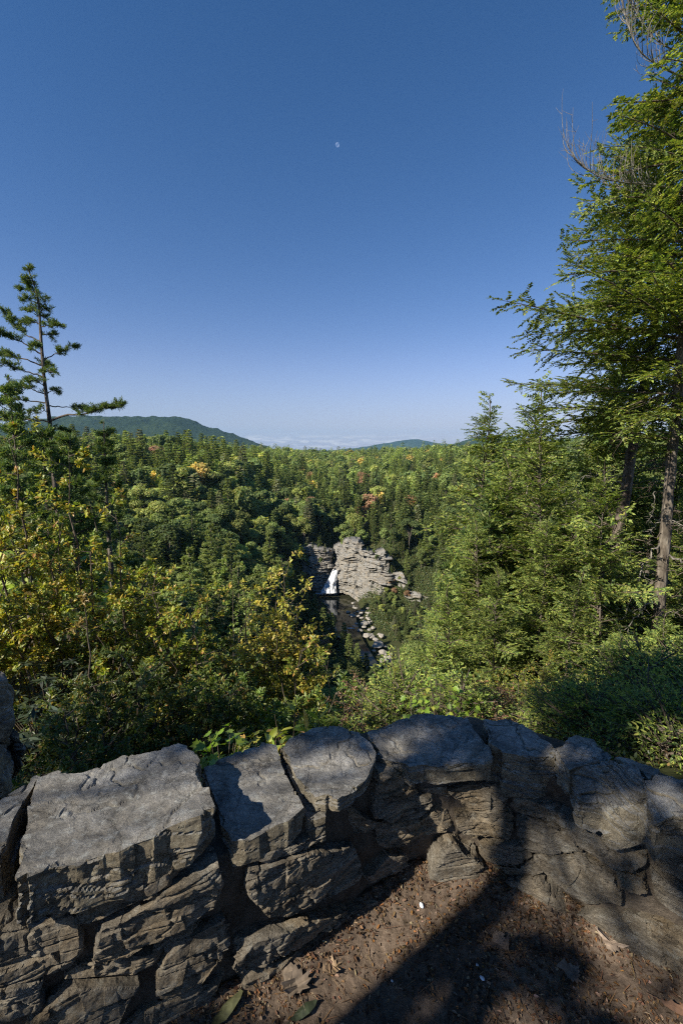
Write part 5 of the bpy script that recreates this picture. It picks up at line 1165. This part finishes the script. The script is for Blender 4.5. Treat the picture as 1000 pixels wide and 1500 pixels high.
for wh, poly, nb_ in BUSH:
    P = np.array(poly, float); lo, hi = P.min(0), P.max(0); cnt = 0
    for _ in range(nb_*12 if poly else 0):
        if cnt >= nb_: break
        px, py = rb.uniform(lo, hi)
        if not inside(np.array([px]), np.array([py]), P)[0]: continue
        r_ = ray(px, py); tt_ = np.linspace(60, 330, 800); hit = np.where(EYE+r_[2]*tt_/r_[1] < terrain_z(r_[0]*tt_/r_[1], tt_))[0]
        if not len(hit): continue
        Y = tt_[hit[0]]; X = r_[0]*Y/r_[1]; k = rb.choice([0, 2, 3, 5, 6, 7, 9], p=[.14, .2, .14, .17, .17, .10, .08]); s = rb.uniform(.2, .40)*(1.15 if k < 5 else 1); key = ('bush', k)
        lb = ('tall ' if s > .36 else 'low ' if s < .27 else '')+KIND[k][1].replace('light yellow green', 'lime green')+(' young conifer ' if k < 5 else ' bush ')+wh; nm = 'young_conifer' if k < 5 else 'bush'
        loc = (float(X), float(Y), float(terrain_z([X], [Y])[0])); cnt += 1
        if key not in bp:
            w, f = KIND[k][4][0]; e = empty(nm, loc, rb.uniform(0, 6)); tag(e, lb, 'tree' if k < 5 else 'shrub'); build('trunk' if k < 5 else 'stems', w, M_BARK, e, True); build('crown', f, M_FOREST, e); bp[key] = e
        else: e = copy_tree(bp[key], loc, float(rb.uniform(0, 6)), s, lb)
        e.scale = (s*1.15, s*1.15, s); e['group'] = 'bushes of the gorge: '+lb
for q, (px, ty, Y, lb) in enumerate([(486, 899, 188, 'slender dark conifer whose tip stands before the pool'), (473, 884, 196, 'dark conifer beside the left edge of the pool'), (504, 914, 178, 'conifer on the left bank just below the pool'), (511, 930, 166, 'conifer on the left bank opposite the widest boulders'), (523, 944, 156, 'bright conifer screening the lower stream'), (536, 958, 147, 'low conifer at the near end of the visible stream'), (549, 974, 138, 'conifer screening the near end of the stream'), (461, 872, 205, 'tall thin conifer left of the waterfall foot')]):
    T = at(px, ty, Y); g_ = float(terrain_z([T[0]], [Y])[0]); k = [3, 0, 4, 1, 4, 3, 1, 3][q]; s = (T[2]-g_)/KIND[k][2]; w, f = KIND[k][4][0]
    e = empty('young_conifer', (T[0], Y, g_), q*1.9); e.scale = (s*1.05, s*1.05, s); tag(e, lb, 'tree'); build('trunk', w, M_BARK, e, True); build('crown', f, M_FOREST, e)
# everything farther or mostly hidden: one mass
WV, WQ, WC, n0 = [], [], [], 0; ta = Acc()
tone = (.75+.5*fbm(np.stack([FX*.01, FY*.01, FX*0], 1), 99, 2))
arrs = [[(k[4][l][1].arrays() if k[0] != 'dead_tree' else KIND[2][4][l][1].arrays()) for l in range(3)] for k in KIND]
far = {}
for q in idx:
    if q in solo_set: continue
    l = 2 if FR[q] > 260 else 1 if FR[q] > 120 or vis[q] == 0 else 0
    if vis[q] == 0 and FR[q] > 430 and rng.random() < .6: continue
    V, Q_, c = arrs[kind[q]][l]
    if FR[q] > 650:                                                   # far crowns: fewer, broader blades
        m = len(V)//6; st_ = 3 if FR[q] > 900 else 2; V = V.reshape(-1, 6, 3)[::st_]; mc_ = V.mean(1, keepdims=True); V = (mc_+(V-mc_)*(1.35 if st_ == 3 else 1.15)).reshape(-1, 3); c = c.reshape(-1, 6, 3)[::st_].reshape(-1, 3); m = len(V)//6
        kk = np.arange(m)[:, None]*6; Q_ = np.concatenate([kk+np.array([[0, 1, 2, 3]]), kk+np.array([[0, 3, 4, 5]])], 0)
    a = rng.uniform(0, 6.283); ca, sa = math.cos(a), math.sin(a); s = FS[q]; g = 1.25 if FR[q] > 650 else 1.0
    ta.add(np.stack([(V[:, 0]*ca-V[:, 1]*sa)*s*g+FX[q], (V[:, 0]*sa+V[:, 1]*ca)*s*g+FY[q], V[:, 2]*s+FZ[q]], 1), Q_, c*rng.uniform(.72, 1.28)*tone[q])
tag(build('forest', ta, M_FOREST), 'far mixed forest of green and yellowing trees covering the slopes to the skyline', None, None, 'stuff')
_nf = ta.n//3; ta.v = ta.q = ta.c = None; import gc; gc.collect()
print('forest', nF, len(idx), len(solo), 'faces', _nf, round(time.time()-T0, 1), 'labels', len(used))

# low growth on the gorge floor, ledges and under the trees
un = Acc(); rg = np.random.default_rng(31)
def patch_of(X, Y, Z, r_, n, sz, pal):
    m = len(X)*n; o = np.repeat(np.stack([X, Y, Z], 1), n, 0)+rg.normal(0, 1, (m, 3))*np.repeat(r_, n)[:, None]*np.array([.5, .5, .34])+np.array([0, 0, .3])*np.repeat(r_, n)[:, None]
    cards(un, o, rg.normal(size=(m, 3)), rg.normal(0, .5, (m, 3))+[0, 0, 1.], np.repeat(sz, n)*rg.uniform(.7, 1.3, m), np.repeat(sz, n)*.55, pick(rg, pal, m, .3), .2)
X = rg.uniform(-70, 90, 5200); Y = rg.uniform(130, 300, 5200); k = (poly_dist(X, Y, RIVER) > 9.5+rg.uniform(0, 3, 5200)) & ((poly_dist(X, Y, UPRIVER) > 3.5) | (Y < 256)); X, Y = X[k], Y[k]; Z = terrain_z(X, Y)
px, py = project(np.stack([X, Y, Z], 1)); inn = inside(px, py, GORGE); rock_ = inn & (py < 905) & (px < 640) & (px > 440) & (Y > 214); k = ~rock_ | (px > 540)
patch_of(X[k], Y[k], Z[k], rg.uniform(.8, 1.7, k.sum()), 26, np.full(k.sum(), .6), [(.06, .08, .03, 3), (.09, .10, .03, 2), (.05, .07, .035, 2), (.12, .09, .04, .8)])
X = rg.uniform(-14, 16, 9000); Y = rg.uniform(2.5, 15, 9000); k = (np.abs(X) < 2.2+Y*.95) & (poly_dist(X, Y, BL) > .5); X, Y = X[k], Y[k]; Z = terrain_z(X, Y)
Xg = rg.uniform(0, 62, 3200); Yg = rg.uniform(185, 262, 3200); kg = (poly_dist(Xg, Yg, RIVER) > 12) & (rg.random(3200) < .9); Xg, Yg = Xg[kg], Yg[kg]
patch_of(Xg, Yg, terrain_z(Xg, Yg), rg.uniform(.9, 2.2, len(Xg)), 24, np.full(len(Xg), .62), [(.06, .08, .03, 3), (.08, .10, .03, 2), (.045, .065, .03, 3), (.11, .09, .04, .8)])
nr_ = Y < 5.5
LPAL = [(.035, .05, .018, 4), (.06, .07, .02, 2), (.12, .09, .03, .7), (.10, .055, .03, .6)]
patch_of(X[nr_], Y[nr_], Z[nr_], np.full(nr_.sum(), .16), 30, np.full(nr_.sum(), .038), LPAL)
X, Y, Z = X[~nr_], Y[~nr_], Z[~nr_]
patch_of(X, Y, Z, np.full(len(X), .22), 9, np.full(len(X), .085), [(.035, .05, .018, 4), (.06, .07, .02, 2), (.12, .09, .03, .7), (.10, .055, .03, .6)])
tag(build('undergrowth', un, M_LEAF), 'low undergrowth covering the ground of the gorge and behind the wall', None, None, 'stuff')

# ------------------------------------------------------------------ the trees behind the viewpoint whose shade dapples the wall
LIT = [(110, 1160, .6, .10), (250, 1200, .6, .12), (290, 1170, .6, .08), (205, 1235, .6, .06), (180, 1265, .5, .08), (270, 1240, .5, .08), (390, 1150, .5, .10), (380, 1200, .49, .09), (350, 1230, .48, .05), (450, 1270, .35, .12), (400, 1300, .3, .08),
 (400, 1370, .15, .10), (480, 1330, .12, .10), (470, 1120, .52, .05), (520, 1130, .52, .05), (530, 1210, .4, .10), (590, 1220, .35, .08), (575, 1080, .52, .06), (640, 1065, .52, .05), (690, 1160, .4, .06), (700, 1210, .32, .07), (790, 1100, .54, .05), (790, 1220, .3, .07),
 (740, 1140, .45, .05), (850, 1100, .55, .04), (900, 1180, .5, .06), (960, 1210, .4, .06), (790, 1310, .12, .08), (860, 1290, .2, .06), (950, 1330, .2, .06), (540, 1360, 0, .12), (480, 1400, 0, .13), (560, 1310, 0, .07), (440, 1440, 0, .08), (580, 1465, 0, .06), (685, 1310, 0, .07), (680, 1375, 0, .06),
 (885, 1395, 0, .085), (935, 1480, 0, .07), (430, 1490, 0, .05), (250, 1330, .4, .07), (100, 1390, .35, .06), (280, 1400, .25, .06), (120, 1300, .5, .05)]
LP = np.array([on_z(a, b_, z) for a, b_, z, r in LIT]+[at(325, 1085, 2.35), at(375, 1075, 2.7), at(975, 1090, 2.9), at(645, 1010, 3.8)]); LR = np.array([l[3] for l in LIT]+[.2, .16, .22, .3])
rg = np.random.default_rng(63); n = 19000
tg = np.stack([rg.uniform(-2.4, 2.6, n), rg.uniform(-.4, 2.15, n), rg.uniform(0, .62, n)], 1)
n2 = 15000; t2 = np.stack([rg.uniform(1.5, 4.6, n2), rg.uniform(2.4, 4.9, n2), rg.uniform(-1.0, .5, n2)], 1); n3 = 3600; t3 = np.stack([rg.uniform(-2.3, .4, n3), rg.uniform(2.2, 3.4, n3), rg.uniform(-1.2, .25, n3)], 1)
tg = np.concatenate([tg, t2, t3]); n = len(tg)
d = np.concatenate([rg.uniform(5.5, 9.5, n-n2-n3), rg.uniform(8.5, 13, n2), rg.uniform(7.5, 11, n3)]); o = tg+d[:, None]*SUN_DIR; ok = np.ones(n, bool)
E1 = nrm(np.cross(SUN_DIR, [0, 0, 1.])); E2 = np.cross(E1, SUN_DIR); pu = np.stack([o@E1, o@E2], 1); lu = np.stack([LP@E1, LP@E2], 1)
for (u, v), r, q_ in zip(lu, LR, LP): ok &= np.hypot(pu[:, 0]-u, pu[:, 1]-v) > (r*rg.uniform(.85, 1.15, n)*1.12+.02 if q_[0] > .1 or q_[2] < .02 else r*rg.uniform(.85, 1.3, n)*1.35+.05)
ok &= noise(np.stack([pu[:, 0]*5, pu[:, 1]*5, pu[:, 0]*0], 1), 5) > np.where(tg[:, 2] < .12, .14, np.where(tg[:, 0] > .1, .25, .36))
o = o[ok]; n = len(o); ctr1 = np.array([-3.62, -1.475, 0]); ctr2 = np.array([-7.65, -3.03, 0])
who = rg.random(n) < .5
for ctr, sel, lb, r0 in ((ctr1, who, 'slim tree behind the viewpoint whose trunk shadow crosses the dirt', .085), (ctr2, ~who, 'broad tree farther behind the viewpoint shading the wall', .17)):
    f, w, tr = Acc(), Acc(), Acc(); P = o[sel]-ctr; m = len(P)
    tube(tr, resample([[0, 0, -.3], [0, 0, 3], [.08, .05, 6], [.1, .0, 9.5]], 20), np.linspace(r0, .04, 20), 12, rough=.01)
    for k in rg.integers(0, m, 12): tube(w, resample([[.05, .03, min(9, max(2.9 if r0 > .12 else 4.6, P[k, 2]-1.2))], P[k]*[.5, .5, 1]-[0, 0, .4], P[k]], 8), np.linspace(.012, .003, 8), 4)
    cards(f, P, rg.normal(size=(m, 3)), rg.normal(size=(m, 3))+[0, 0, 1.], rg.uniform(.08, .14, m), rg.uniform(.05, .08, m), pick(rg, GRN, m, .2), .2)
    e = empty('maple_tree', ctr); tag(e, lb, 'tree'); build('trunk', tr, M_BARK, e, True); build('limbs', w, M_TWIG, e, True); build('crown', f, M_LEAF, e)
ex = None
for k, (x, y, s) in enumerate([(3.2, -4.5, .62), (7, -7.5, .8), (-1.2, -8.5, .8), (10, -2.5, .7), (2.5, -12, 1.0)]):
    if ex is None:
        w, f = KIND[5][4][0]; ex = empty('broadleaf_tree', (x, y, -.1)); build('trunk', w, M_BARK, ex, True); build('crown', f, M_FOREST, ex); ex.scale = (s,)*3
    else: ex = copy_tree(ex, (x, y, -.1), k*1.3, s, '')
    tag(ex, ('tree close behind the viewpoint on its right', 'tree behind the viewpoint beyond the closest one', 'tree straight behind the viewpoint', 'tree at the right behind the end of the wall', 'tall tree far behind the viewpoint')[k], 'tree')

# ------------------------------------------------------------------ moon, sky, sun, haze, camera
md = ray(494, 212); md = md/np.linalg.norm(md)*30000
m, t, N, out = nt('pale moon'); L = t.links.new
df = N('ShaderNodeBsdfDiffuse'); df.inputs['Color'].default_value = (.085, .085, .09, 1); tp = N('ShaderNodeBsdfTransparent'); ad = N('ShaderNodeAddShader')
L(df.outputs[0], ad.inputs[0]); L(tp.outputs[0], ad.inputs[1]); L(ad.outputs[0], out.inputs['Surface'])
import bmesh
bm = bmesh.new(); bmesh.ops.create_uvsphere(bm, u_segments=48, v_segments=24, radius=105); me = bpy.data.meshes.new('moon'); bm.to_mesh(me); bm.free()
me.polygons.foreach_set('use_smooth', np.ones(len(me.polygons), bool))
o = link('moon', me, m); o.location = tuple(map(float, md)); tag(o, 'tiny pale daytime half moon alone in the blue sky', 'moon')

w = bpy.data.worlds.new('World'); bpy.context.scene.world = w; w.use_nodes = True; t = w.node_tree; t.nodes.clear(); L = t.links.new
sky = t.nodes.new('ShaderNodeTexSky'); sky.sky_type = 'NISHITA'; sky.sun_disc = False; sky.sun_elevation = SUN_EL
sky.sun_rotation = math.atan2(SUN_DIR[0], SUN_DIR[1]); sky.altitude = 900; sky.air_density = 1.0; sky.dust_density = SKY_DUST; sky.ozone_density = SKY_OZONE
bg = t.nodes.new('ShaderNodeBackground'); bg.inputs['Strength'].default_value = SKY_STRENGTH
wo = t.nodes.new('ShaderNodeOutputWorld')
# thin broken cloud bank low over the horizon
tc = t.nodes.new('ShaderNodeTexCoord'); sp = t.nodes.new('ShaderNodeSeparateXYZ'); L(tc.outputs['Generated'], sp.inputs[0])
mp = t.nodes.new('ShaderNodeMapping'); mp.inputs['Scale'].default_value = (9, 9, 60); L(tc.outputs['Generated'], mp.inputs['Vector'])
nz = t.nodes.new('ShaderNodeTexNoise'); nz.inputs['Scale'].default_value = 3.0; nz.inputs['Detail'].default_value = 7; nz.inputs['Roughness'].default_value = .6; L(mp.outputs[0], nz.inputs['Vector'])
cr = t.nodes.new('ShaderNodeValToRGB'); cr.color_ramp.elements[0].position = .46; cr.color_ramp.elements[1].position = .62; L(nz.outputs['Fac'], cr.inputs['Fac'])
zr = t.nodes.new('ShaderNodeValToRGB'); e = zr.color_ramp.elements; e[0].position = 0.0; e[0].color = (.3, .3, .3, 1); e[1].position = .036; e[1].color = (0, 0, 0, 1)
x = e.new(.012); x.color = (1, 1, 1, 1); x = e.new(.026); x.color = (.8, .8, .8, 1); L(sp.outputs['Z'], zr.inputs['Fac'])
xr = t.nodes.new('ShaderNodeMapRange'); xr.inputs['From Min'].default_value = .34; xr.inputs['From Max'].default_value = .12; L(sp.outputs['X'], xr.inputs['Value'])
mu = t.nodes.new('ShaderNodeMath'); mu.operation = 'MULTIPLY'; L(cr.outputs[0], mu.inputs[0]); L(zr.outputs[0], mu.inputs[1])
m2 = t.nodes.new('ShaderNodeMath'); m2.operation = 'MULTIPLY'; L(mu.outputs[0], m2.inputs[0]); L(xr.outputs[0], m2.inputs[1])
m3 = t.nodes.new('ShaderNodeMath'); m3.operation = 'MULTIPLY'; m3.inputs[1].default_value = .75; L(m2.outputs[0], m3.inputs[0])
hs = t.nodes.new('ShaderNodeHueSaturation'); hs.inputs['Saturation'].default_value = SKY_SAT; L(sky.outputs[0], hs.inputs['Color'])
tn = t.nodes.new('ShaderNodeMix'); tn.data_type = 'RGBA'; tn.blend_type = 'MULTIPLY'; tn.inputs['Factor'].default_value = 1; tn.inputs['B'].default_value = (*SKY_TINT, 1); L(hs.outputs[0], tn.inputs['A'])
hz = t.nodes.new('ShaderNodeMapRange'); hz.inputs['From Min'].default_value = -.06; hz.interpolation_type = 'SMOOTHSTEP'; hz.inputs['From Max'].default_value = .20; hz.inputs['To Min'].default_value = .92; hz.inputs['To Max'].default_value = 0.0; L(sp.outputs['Z'], hz.inputs['Value'])
hm = t.nodes.new('ShaderNodeMix'); hm.data_type = 'RGBA'; L(hz.outputs[0], hm.inputs['Factor']); L(tn.outputs['Result'], hm.inputs['A']); hm.inputs['B'].default_value = (*HORIZON, 1)
mx = t.nodes.new('ShaderNodeMix'); mx.data_type = 'RGBA'; L(m3.outputs[0], mx.inputs['Factor']); L(hm.outputs['Result'], mx.inputs['A']); mx.inputs['B'].default_value = (7.2, 6.9, 7.0, 1)
L(mx.outputs['Result'], bg.inputs['Color']); L(bg.outputs[0], wo.inputs['Surface'])

sl = bpy.data.lights.new('sun', 'SUN'); sl.energy = SUN_STRENGTH; sl.angle = rad(.53); sl.color = (1.0, .92, .78)
so = bpy.data.objects.new('sun', sl); C.objects.link(so); so.rotation_euler = Vector(tuple(-SUN_DIR)).to_track_quat('-Z', 'Y').to_euler()

if HAZE > 0:
    S = 17000; V = [(x, y, z) for z in (-420., 700.) for y in (-S, S) for x in (-S, S)]
    me = bpy.data.meshes.new('haze'); me.from_pydata(V, [], [(0, 2, 3, 1), (4, 5, 7, 6), (0, 1, 5, 4), (2, 6, 7, 3), (0, 4, 6, 2), (1, 3, 7, 5)]); me.update()
    m, t, N, out = nt('air haze'); pv = N('ShaderNodeVolumePrincipled'); pv.inputs['Density'].default_value = HAZE; pv.inputs['Color'].default_value = (.36, .68, 1, 1); pv.inputs['Anisotropy'].default_value = 0.0
    t.links.new(pv.outputs[0], out.inputs['Volume'])
    tag(link('haze', me, m), None, None, None, 'stuff')

cam = bpy.data.cameras.new('camera'); cam.lens = 16; cam.sensor_width = 36; cam.sensor_fit = 'AUTO'; cam.clip_start = .05; cam.clip_end = 80000
co_ = bpy.data.objects.new('camera', cam); C.objects.link(co_); co_.location = (0, 0, EYE); co_.rotation_euler = (math.pi/2-PITCH, 0, 0)
sc = bpy.context.scene; sc.camera = co_
sc.view_settings.view_transform = 'Standard'; sc.view_settings.look = 'None'; sc.view_settings.exposure = EXPOSURE; sc.view_settings.gamma = 1
sc.cycles.max_bounces = 6; sc.cycles.diffuse_bounces = 3; sc.cycles.transmission_bounces = 4; sc.cycles.transparent_max_bounces = 8; sc.cycles.volume_bounces = 0
sc.cycles.use_denoising = USE_DENOISE; sc.cycles.filter_width = 1.2; sc.cycles.use_adaptive_sampling = False
import resource
print('done', round(time.time()-T0, 1), 'peak MB', resource.getrusage(resource.RUSAGE_SELF).ru_maxrss//1024)
